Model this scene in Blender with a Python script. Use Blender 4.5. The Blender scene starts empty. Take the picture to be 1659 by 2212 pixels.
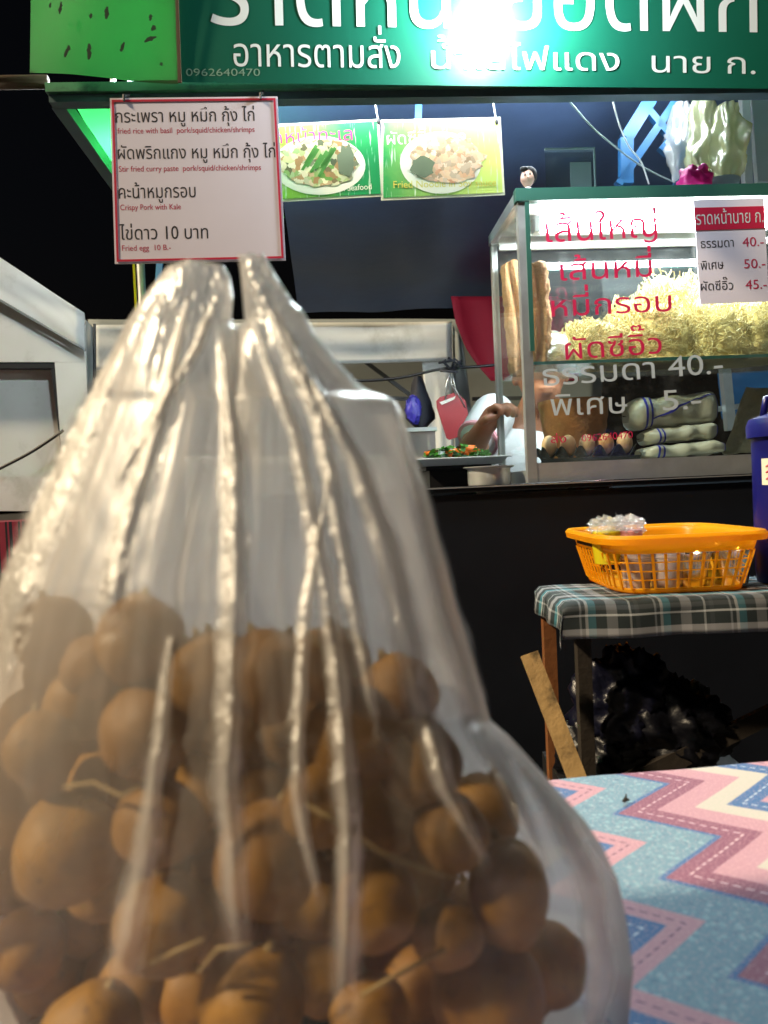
import bpy, bmesh, math, random
import numpy as np
from mathutils import Vector, noise as mnoise
random.seed(7)
V = lambda *a: np.array(a, float)
R = math.radians
scene = bpy.context.scene
COL = scene.collection

# ------------------------------------------------------------------ camera
W0, H0, F = 1659.0, 2212.0, 1700.0          # layout of the photograph in its own units, focal length
ROLL, PITCH = R(2.5), R(-1.5)
CAM = V(0, 0, 1.0)
_r0, _u0 = V(math.cos(ROLL), 0, -math.sin(ROLL)), V(math.sin(ROLL), 0, math.cos(ROLL))
_f = V(0, math.cos(PITCH), math.sin(PITCH))
_up = V(0, -math.sin(PITCH), math.cos(PITCH))
RT = _r0[0] * V(1, 0, 0) + _r0[2] * _up
UP = _u0[0] * V(1, 0, 0) + _u0[2] * _up
FW = _f
cd = bpy.data.cameras.new('camera'); cam = bpy.data.objects.new('camera', cd); COL.objects.link(cam)
from mathutils import Matrix
m4 = Matrix(((RT[0], UP[0], -FW[0], CAM[0]), (RT[1], UP[1], -FW[1], CAM[1]), (RT[2], UP[2], -FW[2], CAM[2]), (0, 0, 0, 1)))
cam.matrix_world = m4
cd.sensor_fit = 'VERTICAL'; cd.sensor_height = 36; cd.lens = F / H0 * 36
cd.clip_start = 0.02; cd.clip_end = 400
cd.dof.use_dof = True; cd.dof.focus_distance = 1.8; cd.dof.aperture_fstop = 6.5
scene.camera = cam

# ------------------------------------------------------------------ light
SUN_EL, SUN_AZ = R(42), R(-110)             # a warm key from behind the viewer, to the left
w = bpy.data.worlds.new('World'); scene.world = w; w.use_nodes = True
nt = w.node_tree; bg = nt.nodes['Background']
sky = nt.nodes.new('ShaderNodeTexSky'); sky.sky_type = 'NISHITA'; sky.sun_disc = False
sky.sun_elevation = R(-4); sky.sun_rotation = SUN_AZ
nt.links.new(sky.outputs[0], bg.inputs[0]); bg.inputs[1].default_value = 0.06
sd = bpy.data.lights.new('sun', 'SUN'); sd.energy = 2.9; sd.angle = R(4); sd.color = (1.0, 0.80, 0.53)
sun = bpy.data.objects.new('sun', sd); COL.objects.link(sun)
sdir = Vector((math.sin(SUN_AZ) * math.cos(SUN_EL), math.cos(SUN_AZ) * math.cos(SUN_EL), math.sin(SUN_EL)))
sun.rotation_euler = sdir.to_track_quat('Z', 'Y').to_euler()
scene.view_settings.view_transform = 'Standard'; scene.view_settings.look = 'None'
scene.view_settings.exposure = 0.92; scene.view_settings.gamma = 1
scene.cycles.transparent_max_bounces = 32; scene.cycles.max_bounces = 10
scene.cycles.transmission_bounces = 8; scene.cycles.use_denoising = True
scene.cycles.sample_clamp_indirect = 6

# ------------------------------------------------------------------ rays from layout units to places
def ray(px, py):
    return FW + RT * ((px - W0 / 2) / F) + UP * ((H0 / 2 - py) / F)
YAW = R(3.5); SB = V(0, 1.75, 0)
S_, D_, Z_ = V(math.cos(YAW), math.sin(YAW), 0), V(-math.sin(YAW), math.cos(YAW), 0), V(0, 0, 1)
def sw(s, d, z): return SB + S_ * s + D_ * d + Z_ * z
def at_d(px, py, d):
    r = ray(px, py); t = ((SB + D_ * d - CAM) @ D_) / (r @ D_); return CAM + r * t
def at_y(px, py, y):
    r = ray(px, py); return CAM + r * ((y - CAM[1]) / r[1])
def at_z(px, py, z):
    r = ray(px, py); return CAM + r * ((z - CAM[2]) / r[2])
def loc_sdz(p):
    q = p - SB; return q @ S_, q @ D_, p[2]
def ad(px, py, d): return loc_sdz(at_d(px, py, d))       # s, d, z

# ------------------------------------------------------------------ mesh building
class G:
    def __init__(s): s.v, s.f, s.uv = [], [], None
    def add(s, vs, fs):
        b = len(s.v); s.v += [tuple(map(float, p)) for p in vs]; s.f += [tuple(b + i for i in f) for f in fs]; return s
    def hexa(s, a):   # 8 points: bottom 4 (loop), top 4 (loop)
        return s.add(a, [(3, 2, 1, 0), (4, 5, 6, 7), (0, 1, 5, 4), (1, 2, 6, 5), (2, 3, 7, 6), (3, 0, 4, 7)])
    def box(s, s0, s1, d0, d1, z0, z1):   # aligned with the stall
        return s.hexa([sw(s0, d0, z0), sw(s1, d0, z0), sw(s1, d1, z0), sw(s0, d1, z0), sw(s0, d0, z1), sw(s1, d0, z1), sw(s1, d1, z1), sw(s0, d1, z1)])
    def wbox(s, x0, x1, y0, y1, z0, z1):
        return s.hexa([(x0, y0, z0), (x1, y0, z0), (x1, y1, z0), (x0, y1, z0), (x0, y0, z1), (x1, y0, z1), (x1, y1, z1), (x0, y1, z1)])
    def slab(s, pts, n, t):   # polygon with thickness t away along n
        k = len(pts); n = np.array(n) * t
        vs = list(pts) + [np.array(p) + n for p in pts]
        fs = [tuple(range(k - 1, -1, -1)), tuple(range(k, 2 * k))] + [(i, (i + 1) % k, k + (i + 1) % k, k + i) for i in range(k)]
        return s.add(vs, fs)
    def bar(s, a, b, w, h, up=(0, 0, 1)):
        a, b = np.array(a, float), np.array(b, float); t = b - a; t /= np.linalg.norm(t)
        u = np.array(up, float); x = np.cross(t, u); x /= np.linalg.norm(x); u = np.cross(x, t)
        q = [(-w / 2, -h / 2), (w / 2, -h / 2), (w / 2, h / 2), (-w / 2, h / 2)]
        return s.hexa([a + x * i + u * j for i, j in q] + [b + x * i + u * j for i, j in q])
    def tube(s, pts, r, n=8, caps=True):
        pts = [np.array(p, float) for p in pts]; k = len(pts)
        rs = r if hasattr(r, '__len__') else [r] * k
        vs, fs = [], []; pu = None
        for i in range(k):
            t = pts[min(i + 1, k - 1)] - pts[max(i - 1, 0)]; t = t / (np.linalg.norm(t) + 1e-12)
            if pu is None:
                pu = np.cross(t, V(0, 0, 1) if abs(t[2]) < .9 else V(1, 0, 0))
            pu = pu - t * (pu @ t); pu /= np.linalg.norm(pu) + 1e-12; pv = np.cross(t, pu)
            for j in range(n):
                a = 2 * math.pi * j / n; vs.append(pts[i] + (pu * math.cos(a) + pv * math.sin(a)) * rs[i])
        for i in range(k - 1):
            for j in range(n):
                fs.append((i * n + j, i * n + (j + 1) % n, (i + 1) * n + (j + 1) % n, (i + 1) * n + j))
        if caps: fs += [tuple(range(n - 1, -1, -1)), tuple((k - 1) * n + j for j in range(n))]
        return s.add(vs, fs)
    def lathe(s, c, prof, n=32, ax=None, sx=1, sy=1):   # prof: (r, z) from c upward
        c = np.array(c, float); vs, fs = [], []
        X, Y, Z = (V(1, 0, 0), V(0, 1, 0), V(0, 0, 1)) if ax is None else ax
        for r, z in prof:
            for j in range(n):
                a = 2 * math.pi * j / n; vs.append(c + X * (r * math.cos(a) * sx) + Y * (r * math.sin(a) * sy) + Z * z)
        for i in range(len(prof) - 1):
            for j in range(n): fs.append((i * n + j, i * n + (j + 1) % n, (i + 1) * n + (j + 1) % n, (i + 1) * n + j))
        if prof[0][0] > 1e-6: fs.append(tuple(range(n - 1, -1, -1)))
        if prof[-1][0] > 1e-6 : fs.append(tuple((len(prof) - 1) * n + j for j in range(n)))
        return s.add(vs, fs)
    def ell(s, c, rx, ry, rz, nu=16, nv=10, fn=None):
        c = np.array(c, float); vs, fs = [], []
        for i in range(nv + 1):
            th = math.pi * i / nv
            for j in range(nu):
                a = 2 * math.pi * j / nu
                p = V(math.sin(th) * math.cos(a), math.sin(th) * math.sin(a), math.cos(th))
                k = fn(p) if fn else 1
                vs.append(c + p * V(rx, ry, rz) * k)
        for i in range(nv):
            for j in range(nu): fs.append((i * nu + j, (i + 1) * nu + j, (i + 1) * nu + (j + 1) % nu, i * nu + (j + 1) % nu))
        return s.add(vs, fs)
    def grid(s, P):   # P[i][j] points
        n, m = len(P), len(P[0]); vs = [p for r in P for p in r]
        return s.add(vs, [(i * m + j, i * m + j + 1, (i + 1) * m + j + 1, (i + 1) * m + j) for i in range(n - 1) for j in range(m - 1)])
    def build(s, name, mat, parent=None, base=None, smooth=False, weld=0, uv=None):
        me = bpy.data.meshes.new(name)
        o = bpy.data.objects.new(name, me); COL.objects.link(o)
        a = np.array(s.v)
        if parent is not None:
            o.parent = parent; b = root_loc(parent)
            pass
        else:
            b = np.array(base, float) if base is not None else np.array([a[:, 0].mean(), a[:, 1].mean(), a[:, 2].min()])
            o.location = b
        o['_b'] = [float(x) for x in b]
        me.from_pydata((a - b).tolist(), [], s.f); me.update()
        bm = bmesh.new(); bm.from_mesh(me)
        if weld: bmesh.ops.remove_doubles(bm, verts=bm.verts, dist=weld)
        bmesh.ops.recalc_face_normals(bm, faces=bm.faces)
        if smooth:
            for f in bm.faces: f.smooth = True
        bm.to_mesh(me); bm.free()
        if smooth and smooth != True:
            try: me.set_sharp_from_angle(angle=R(smooth))
            except Exception: pass
        me.materials.append(mat)
        return o
def root_loc(o):
    return np.array(list(o['_b']))
def tag(o, label, cat, group=None, kind=None):
    o['label'] = label; o['category'] = cat
    if group: o['group'] = group
    if kind: o['kind'] = kind
    return o
def thing(name, label, cat, base, group=None):
    o = bpy.data.objects.new(name, None); COL.objects.link(o); o.empty_display_size = .05
    o.location = tuple(map(float, base)); o['_b'] = [float(x) for x in base]
    return tag(o, label, cat, group)
def wiggle(p, sc, amp): return amp * mnoise.noise(Vector((p[0] * sc, p[1] * sc, p[2] * sc)))
def lerpk(tab, y):
    ys = [t[0] for t in tab]; return tuple(float(np.interp(y, ys, [t[k] for t in tab])) for k in range(1, len(tab[0])))

# ------------------------------------------------------------------ materials
def lin(c): return tuple((x / 255 / 12.92 if x / 255 <= .04045 else ((x / 255 + .055) / 1.055) ** 2.4) for x in c) + (1,)
def newmat(name):
    m = bpy.data.materials.new(name); m.use_nodes = True; n = m.node_tree
    return m, n, n.nodes['Principled BSDF'], n.nodes['Material Output']
def _noise(n, sc, det=4, rough=.6, vec=None):
    t = n.nodes.new('ShaderNodeTexNoise'); t.inputs['Scale'].default_value = sc; t.inputs['Detail'].default_value = det; t.inputs['Roughness'].default_value = rough
    if vec is not None: n.links.new(vec, t.inputs['Vector'])
    return t
def _mixc(n, fac, a, b):
    x = n.nodes.new('ShaderNodeMix'); x.data_type = 'RGBA'
    for sck, v in ((0, fac), (6, a), (7, b)):
        if hasattr(v, 'is_linked'): n.links.new(v, x.inputs[sck])
        else: x.inputs[sck].default_value = v
    return x.outputs[2]
def _math(n, op, a, b=None, c=None):
    x = n.nodes.new('ShaderNodeMath'); x.operation = op
    for i, v in enumerate((a, b, c)):
        if v is None: continue
        if hasattr(v, 'is_linked'): n.links.new(v, x.inputs[i])
        else: x.inputs[i].default_value = v
    return x.outputs[0]
def _objco(n): return n.nodes.new('ShaderNodeTexCoord').outputs['Object']
def mat(name, rgb, rough=.5, metal=0, var=.25, sc=12, bump=0, bsc=60, dirt=None, dsc=5, dlo=.55, dhi=.7, trans=0, spec=.5, coat=0):
    m, n, p, out = newmat(name); co = _objco(n)
    c = lin(rgb) if max(rgb) > 1 else tuple(rgb) + (1,)
    t = _noise(n, sc, vec=co)
    lo = tuple(x * (1 - var) for x in c[:3]) + (1,); hi = tuple(min(1, x * (1 + var * .6)) for x in c[:3]) + (1,)
    col = _mixc(n, t.outputs[0], lo, hi)
    if dirt:
        d = _noise(n, dsc, 6, .65, co); rm = n.nodes.new('ShaderNodeMapRange'); n.links.new(d.outputs[0], rm.inputs[0])
        rm.inputs[1].default_value = dlo; rm.inputs[2].default_value = dhi
        col = _mixc(n, rm.outputs[0], col, lin(dirt))
    n.links.new(col, p.inputs['Base Color'])
    rr = n.nodes.new('ShaderNodeMapRange'); n.links.new(t.outputs[0], rr.inputs[0]); rr.inputs[3].default_value = max(0, rough - .08); rr.inputs[4].default_value = min(1, rough + .1)
    n.links.new(rr.outputs[0], p.inputs['Roughness'])
    p.inputs['Metallic'].default_value = metal; p.inputs['Specular IOR Level'].default_value = spec; p.inputs['Coat Weight'].default_value = coat
    if bump:
        b = n.nodes.new('ShaderNodeBump'); b.inputs['Strength'].default_value = bump; b.inputs['Distance'].default_value = .004
        t2 = _noise(n, bsc, 5, .6, co); n.links.new(t2.outputs[0], b.inputs['Height']); n.links.new(b.outputs[0], p.inputs['Normal'])
    if trans:
        tr = n.nodes.new('ShaderNodeBsdfTranslucent'); n.links.new(col, tr.inputs[0]); mx = n.nodes.new('ShaderNodeMixShader'); mx.inputs[0].default_value = trans
        n.links.new(p.outputs[0], mx.inputs[1]); n.links.new(tr.outputs[0], mx.inputs[2]); n.links.new(mx.outputs[0], out.inputs[0])
    return m
def emit(name, rgb, strength):
    m, n, p, out = newmat(name); n.nodes.remove(p); e = n.nodes.new('ShaderNodeEmission'); e.inputs[0].default_value = tuple(rgb) + (1,); e.inputs[1].default_value = strength
    n.links.new(e.outputs[0], out.inputs[0]); return m
def film(name, rgb, op, graze, rough=.2, gloss=.12, bsc=90, bst=.25, stretch=(1, 1, 1), thin=None, fade=False):
    m, n, p, out = newmat(name); n.nodes.remove(p); c = lin(rgb); co = _objco(n)
    mp = n.nodes.new('ShaderNodeMapping'); mp.inputs['Scale'].default_value = stretch; n.links.new(co, mp.inputs[0])
    t = _noise(n, bsc, 5, .6, mp.outputs[0])
    b = n.nodes.new('ShaderNodeBump'); b.inputs['Strength'].default_value = bst; b.inputs['Distance'].default_value = .003; n.links.new(t.outputs[0], b.inputs['Height'])
    df = n.nodes.new('ShaderNodeBsdfDiffuse'); df.inputs[0].default_value = c; tl = n.nodes.new('ShaderNodeBsdfTranslucent'); tl.inputs[0].default_value = c
    n.links.new(b.outputs[0], df.inputs['Normal'])
    a = n.nodes.new('ShaderNodeMixShader'); a.inputs[0].default_value = .5; n.links.new(df.outputs[0], a.inputs[1]); n.links.new(tl.outputs[0], a.inputs[2])
    tp = n.nodes.new('ShaderNodeBsdfTransparent')
    lw = n.nodes.new('ShaderNodeLayerWeight'); lw.inputs[0].default_value = .5
    f3 = _math(n, 'POWER', lw.outputs['Facing'], 2.2); gz = graze
    if thin:  # clearer low down: stretched film, plus weaker light put into the opacity
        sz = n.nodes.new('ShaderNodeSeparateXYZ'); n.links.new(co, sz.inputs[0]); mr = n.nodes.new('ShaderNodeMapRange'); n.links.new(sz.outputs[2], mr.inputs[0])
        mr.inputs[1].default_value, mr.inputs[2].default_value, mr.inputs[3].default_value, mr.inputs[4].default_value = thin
    if fade:      # a pleat opens out towards its ends and edges
        uvn = n.nodes.new('ShaderNodeTexCoord').outputs['UV']; su = n.nodes.new('ShaderNodeSeparateXYZ'); n.links.new(uvn, su.inputs[0])
        ends = _math(n, 'MULTIPLY', _math(n, 'MINIMUM', su.outputs[1], _math(n, 'SUBTRACT', 1.0, su.outputs[1])), 5.0)
        sides = _math(n, 'MULTIPLY', _math(n, 'MINIMUM', su.outputs[0], _math(n, 'SUBTRACT', 1.0, su.outputs[0])), 3.2)
        fv = _math(n, 'MULTIPLY', _math(n, 'MINIMUM', ends, 1.0), _math(n, 'MINIMUM', sides, 1.0))
    t3 = _noise(n, bsc * .25, 3, .5, mp.outputs[0])
    opn = _math(n, 'MULTIPLY_ADD', t3.outputs[0], op * .5, op * .75)
    fac = _math(n, 'MULTIPLY_ADD', f3, graze, opn)
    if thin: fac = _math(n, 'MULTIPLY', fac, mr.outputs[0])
    if fade: fac = _math(n, 'MULTIPLY', fac, fv)
    fac = _math(n, 'MINIMUM', fac, .96)
    x = n.nodes.new('ShaderNodeMixShader'); n.links.new(fac, x.inputs[0]); n.links.new(tp.outputs[0], x.inputs[1]); n.links.new(a.outputs[0], x.inputs[2])
    g = n.nodes.new('ShaderNodeBsdfGlossy'); g.inputs['Roughness'].default_value = rough; n.links.new(b.outputs[0], g.inputs['Normal'])
    fr = _math(n, 'MULTIPLY_ADD', f3, .5, gloss)
    if fade: fr = _math(n, 'MULTIPLY', fr, fv)
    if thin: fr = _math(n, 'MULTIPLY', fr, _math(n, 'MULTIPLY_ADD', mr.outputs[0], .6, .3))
    y = n.nodes.new('ShaderNodeMixShader'); n.links.new(fr, y.inputs[0]); n.links.new(x.outputs[0], y.inputs[1]); n.links.new(g.outputs[0], y.inputs[2])
    n.links.new(y.outputs[0], out.inputs[0]); return m
def glass(name, tint=(.93, .97, .96), gl=.05, smear=.03):
    m, n, p, out = newmat(name); n.nodes.remove(p); co = _objco(n)
    tp = n.nodes.new('ShaderNodeBsdfTransparent'); tp.inputs[0].default_value = tint + (1,)
    g = n.nodes.new('ShaderNodeBsdfGlossy'); g.inputs['Roughness'].default_value = .03
    lw = n.nodes.new('ShaderNodeLayerWeight'); lw.inputs[0].default_value = .3
    fr = _math(n, 'MULTIPLY_ADD', _math(n, 'POWER', lw.outputs['Facing'], 4), .6, gl)
    x = n.nodes.new('ShaderNodeMixShader'); n.links.new(fr, x.inputs[0]); n.links.new(tp.outputs[0], x.inputs[1]); n.links.new(g.outputs[0], x.inputs[2])
    df = n.nodes.new('ShaderNodeBsdfDiffuse'); df.inputs[0].default_value = (.7, .72, .72, 1)
    t = _noise(n, 9, 6, .7, co); rm = n.nodes.new('ShaderNodeMapRange'); n.links.new(t.outputs[0], rm.inputs[0]); rm.inputs[1].default_value = .5; rm.inputs[2].default_value = .8; rm.inputs[3].default_value = smear * .3; rm.inputs[4].default_value = smear * 2
    y = n.nodes.new('ShaderNodeMixShader'); n.links.new(rm.outputs[0], y.inputs[0]); n.links.new(x.outputs[0], y.inputs[1]); n.links.new(df.outputs[0], y.inputs[2])
    n.links.new(y.outputs[0], out.inputs[0]); return m
M = {}
M['asphalt'] = mat('asphalt', (.03, .03, .032), .85, var=.4, sc=40, bump=.5, bsc=150)
M['banner'] = mat('banner_green', (18, 92, 72), .38, var=.12, sc=3, bump=.08, bsc=25, spec=.4)
M['flap'] = mat('flap_green', (28, 92, 36), .6, var=.2, sc=4, trans=.35, bump=.12, bsc=30, dirt=(50, 130, 50), dsc=7, dlo=.62, dhi=.8)
M['greenroof'] = mat('roof_green', (60, 215, 95), .5, var=.15, sc=4, trans=.3)
M['letter'] = mat('letter_white', (225, 232, 230), .4, var=.05)
M['letter_faint'] = mat('letter_pale', (122, 158, 135), .5, var=.15)
M['stain'] = mat('stain', (18, 48, 26), .8, var=.4, sc=60)
M['alu'] = mat('aluminium', (.62, .64, .64), .38, .75, var=.18, sc=30, bump=.1, bsc=120)
M['greenalu'] = mat('beam_paint', (86, 142, 112), .45, .2, var=.25, sc=14, bump=.15, dirt=(60, 92, 80), dsc=12)
M['railpaint'] = mat('rail_paint', (78, 104, 112), .5, .2, var=.25, sc=20)
M['casegreen'] = mat('case_green', (52, 100, 88), .35, .1, var=.12, sc=14)
M['tarp'] = mat('dark_tarp', (70, 90, 124), .42, var=.35, sc=5, bump=.5, bsc=9, spec=.35)
M['wood'] = mat('old_wood', (170, 140, 92), .75, var=.4, sc=30, bump=.6, bsc=60, dirt=(60, 48, 32), dsc=14)
M['woodred'] = mat('leg_wood', (120, 72, 34), .7, var=.3, sc=24, bump=.4, bsc=70)
M['wooddark'] = mat('dark_wood', (40, 33, 26), .8, var=.3, sc=24, bump=.4)
M['poletan'] = mat('pole_tan', (92, 70, 50), .7, var=.3, sc=20)
M['menu'] = mat('menu_board', (240, 234, 248), .45, var=.06, sc=6, bump=.03)
M['menured'] = mat('menu_red', (205, 38, 72), .5, var=.1)
M['ink'] = mat('ink', (42, 40, 50), .5, var=.1)
M['inkred'] = mat('ink_red', (196, 48, 88), .5, var=.1)
M['black'] = mat('black_plastic', (.012, .012, .014), .5, var=.3)
M['counter'] = mat('counter_black', (.005, .007, .013), .55, var=.4, sc=6, bump=.1, bsc=20, spec=.3)
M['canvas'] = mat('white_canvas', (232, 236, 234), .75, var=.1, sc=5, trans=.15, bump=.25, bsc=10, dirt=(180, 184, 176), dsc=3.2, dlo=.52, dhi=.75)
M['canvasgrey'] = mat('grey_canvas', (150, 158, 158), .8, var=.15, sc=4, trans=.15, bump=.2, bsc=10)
M['darkframe'] = mat('dark_frame', (30, 36, 42), .5, var=.25)
M['red'] = mat('red_cloth', (170, 22, 50), .7, var=.15, sc=6, trans=.2, bump=.2, bsc=14)
M['board'] = mat('red_board', (150, 22, 36), .45, var=.15, sc=25, bump=.1)
M['blue'] = mat('blue_paint', (24, 86, 134), .5, var=.2, sc=14)
M['bluecloth'] = mat('blue_cloth', (52, 128, 190), .7, var=.2, sc=8, trans=.3, bump=.2)
M['white'] = mat('white_paint', (220, 224, 224), .5, var=.06)
M['steel'] = mat('steel', (.66, .66, .67), .2, 1, var=.15, sc=20)
M['steelsoft'] = mat('brushed_steel', (.7, .72, .72), .3, .55, var=.12, sc=20)
M['skin'] = mat('skin', (158, 104, 78), .5, var=.15, sc=30, bump=.1, bsc=200)
M['shirt'] = mat('white_shirt', (214, 214, 218), .85, var=.06, sc=8, bump=.3, bsc=30)
M['trimpink'] = mat('pink_trim', (232, 172, 184), .8, var=.1)
M['hair'] = mat('hair', (24, 20, 20), .5, var=.4, sc=60, bump=.5, bsc=120)
M['noodle'] = mat('noodle', (228, 210, 142), .5, var=.3, sc=14, trans=.12)
M['noodlecore'] = mat('noodle_core', (214, 192, 118), .7, var=.35, sc=40, bump=1, bsc=90)
M['rind'] = mat('pork_rind', (168, 126, 82), .8, var=.3, sc=45, bump=1, bsc=110)
M['egg'] = mat('egg', (214, 158, 112), .45, var=.12, sc=20, bump=.04)
M['eggpale'] = mat('egg_pale', (226, 184, 142), .45, var=.12, sc=20, bump=.04)
M['eggtray'] = mat('egg_tray', (36, 42, 40), .55, var=.25)
M['wicker'] = mat('wicker', (196, 132, 80), .65, var=.45, sc=50, bump=.6, bsc=120)
M['packet'] = mat('noodle_packet', (206, 206, 190), .35, var=.14, sc=24, trans=.25, bump=.5, bsc=35, coat=.4)
M['bluetape'] = mat('blue_tape', (38, 46, 160), .4, var=.15)
M['towel'] = mat('towel', (176, 166, 138), .95, var=.25, sc=60, bump=1, bsc=150)
M['cooler'] = mat('blue_plastic', (14, 18, 100), .35, var=.15, sc=10)
M['label'] = mat('paper_label', (220, 220, 200), .6, var=.1)
M['leaf'] = mat('leaf_green', (60, 120, 30), .4, var=.5, sc=60, trans=.15)
M['leafdark'] = mat('leaf_dark', (30, 66, 34), .35, var=.5, sc=60)
M['carrot'] = mat('carrot', (226, 108, 24), .4, var=.2)
M['pink'] = mat('pink_plastic', (214, 46, 140), .3, var=.15, sc=12, trans=.25, bump=.4, bsc=30)
M['greybox'] = mat('grey_plastic', (120, 138, 140), .5, var=.15)
M['yellow'] = mat('yellow_plastic', (222, 206, 30), .4, var=.1, trans=.2)
M['pinkpale'] = mat('pale_pink_plastic', (226, 160, 170), .4, var=.1, trans=.2)
M['cupclear'] = film('cup_plastic', (228, 222, 224), .42, .4, .15, .12, 40, .05)
M['cling'] = film('cling_film', (235, 235, 235), .14, .5, .12, .2, 60, .9)
M['bluebag'] = mat('dark_blue_plastic', (7, 9, 30), .36, var=.3, sc=20, bump=.7, bsc=40)
M['darkbag'] = mat('black_bag_plastic', (6, 7, 16), .42, var=.3, sc=20, bump=.7, bsc=40)
M['navybag'] = mat('navy_cloth', (26, 30, 42), .7, var=.3, sc=20, bump=.4)
M['violet'] = mat('violet_plastic', (62, 58, 170), .35, var=.2, sc=25, bump=.5)
M['hangbag'] = film('hanging_bag', (214, 216, 160), .55, .4, .25, .12, 30, .7)
M['hangbagwhite'] = film('hanging_bag_white', (220, 224, 224), .5, .4, .25, .12, 30, .7)
M['glass'] = glass('pane_glass')
M['acrylic'] = glass('acrylic', (.8, .86, .86), .08, .08)
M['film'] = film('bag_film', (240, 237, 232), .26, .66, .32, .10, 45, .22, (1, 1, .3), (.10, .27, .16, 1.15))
M['filmback'] = film('bag_film_back', (226, 222, 220), .9, .4, .3, .05, 45, .4, (1, 1, .35))
M['fold'] = film('bag_fold', (244, 240, 232), .42, .5, .34, .3, 190, .9, (1, 1, .6), fade=True)
M['tube'] = emit('tube_light', (.92, .97, 1.0), 150)
M['led'] = emit('led_bulb', (.86, .96, 1.0), 290)
M['small'] = emit('small_bulb', (.84, .93, 1.0), 900)
M['tube2'] = emit('added_inner_tube', (.88, .95, 1.0), 55)

def fruit_mat():
    m, n, p, out = newmat('longkong_skin'); co = _objco(n)
    oi = n.nodes.new('ShaderNodeObjectInfo')
    t = _noise(n, 50, 5, .6, co)
    c = _mixc(n, t.outputs[0], lin((84, 58, 14)), lin((180, 132, 42)))
    c = _mixc(n, _math(n, 'MULTIPLY', oi.outputs['Random'], .4), c, lin((116, 72, 22)))
    d = _noise(n, 140, 4, .7, co); rm = n.nodes.new('ShaderNodeMapRange'); n.links.new(d.outputs[0], rm.inputs[0]); rm.inputs[1].default_value = .6; rm.inputs[2].default_value = .72
    c = _mixc(n, rm.outputs[0], c, lin((74, 46, 18)))
    d2 = _noise(n, 28, 3, .6, co); rm2 = n.nodes.new('ShaderNodeMapRange'); n.links.new(d2.outputs[0], rm2.inputs[0]); rm2.inputs[1].default_value = .52; rm2.inputs[2].default_value = .72; rm2.inputs[4].default_value = .7
    c = _mixc(n, rm2.outputs[0], c, lin((96, 58, 20)))
    n.links.new(c, p.inputs['Base Color']); p.inputs['Roughness'].default_value = .6
    b = n.nodes.new('ShaderNodeBump'); b.inputs['Strength'].default_value = .2; b.inputs['Distance'].default_value = .002; n.links.new(d.outputs[0], b.inputs['Height']); n.links.new(b.outputs[0], p.inputs['Normal'])
    return m
M['fruit'] = fruit_mat()
M['twig'] = mat('twig', (150, 128, 82), .7, var=.3, sc=60)

# ------------------------------------------------------------------ lettering
TONE, UPV = set('่้๊๋์'), set('ัิีึื็ํ')
_gl = {}
def _outline(ch, off):
    c = bpy.data.curves.new('g', 'FONT'); c.body = ch; c.resolution_u = 4; c.offset = off; c.fill_mode = 'NONE'
    o = bpy.data.objects.new('g', c); COL.objects.link(o)
    dg = bpy.context.evaluated_depsgraph_get(); me = bpy.data.meshes.new_from_object(o.evaluated_get(dg))
    v = [(q.co.x, q.co.y) for q in me.vertices]; nb = {}
    for e in me.edges:
        i, j = e.vertices; nb.setdefault(i, []).append(j); nb.setdefault(j, []).append(i)
    bpy.data.objects.remove(o); bpy.data.curves.remove(c); bpy.data.meshes.remove(me)
    loops, seen = [], set()
    for i in sorted(nb):
        if i in seen: continue
        lp, p, q = [i], None, i; seen.add(i)
        while True:
            n_ = [k for k in nb[q] if k not in seen]
            if not n_: break
            p, q = q, (min(n_, key=lambda k: abs(k - q))); seen.add(q); lp.append(q)
        if len(lp) > 2: loops.append([v[k] for k in lp])
    return loops
def _area(l): return .5 * sum(l[i - 1][0] * l[i][1] - l[i][0] * l[i - 1][1] for i in range(len(l)))
def _inside(p, l):
    r = False
    for i in range(len(l)):
        (x1, y1), (x2, y2) = l[i - 1], l[i]
        if (y1 > p[1]) != (y2 > p[1]) and p[0] < (x2 - x1) * (p[1] - y1) / (y2 - y1) + x1: r = not r
    return r
from mathutils.geometry import tessellate_polygon
def glyph(ch, off):
    """outline of one character filled contour by contour, so that overlapping strokes stay solid"""
    k = (ch, off)
    if k in _gl: return _gl[k]
    loops = _outline(ch, off); v, f = [], []
    if loops:
        ars = [_area(l) for l in loops]; sg = 1 if max(ars, key=abs) > 0 else -1
        outs = [l for l, a in zip(loops, ars) if a * sg > 0]; holes = [l for l, a in zip(loops, ars) if a * sg < 0]
        for n_, l in enumerate(outs):
            hs = [h for h in holes if sum(_inside(p, l) for p in h) > len(h) * .6]
            polys = [[Vector((x, y, 0)) for x, y in q] for q in [l] + hs]
            b = len(v); v += [(x, y, n_ * .002) for q in [l] + hs for x, y in q]
            f += [tuple(b + i for i in t) for t in tessellate_polygon(polys)]
    mx = lambda t: max(x for l in _outline(t, 0) for x, y in l)
    if '_ref' not in _gl: _gl['_ref'] = mx('ก')
    _gl[k] = (v, f, mx(ch + 'ก') - _gl['_ref']); return _gl[k]
def lay(s, off=0.0):
    vs, fs, x = [], [], 0.0
    for i, ch in enumerate(s):
        v, f, adv = glyph(ch, off)
        dy = 0
        if ch in TONE:
            prev = s[i - 1] if i else ''; nxt = s[i + 1] if i + 1 < len(s) else ''
            if prev in UPV or nxt == 'ำ': dy = .2
        b = len(vs); vs += [(x + a, c + dy, e) for a, c, e in v]; fs += [tuple(b + q for q in p) for p in f]; x += adv
    return np.array(vs), fs
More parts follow.
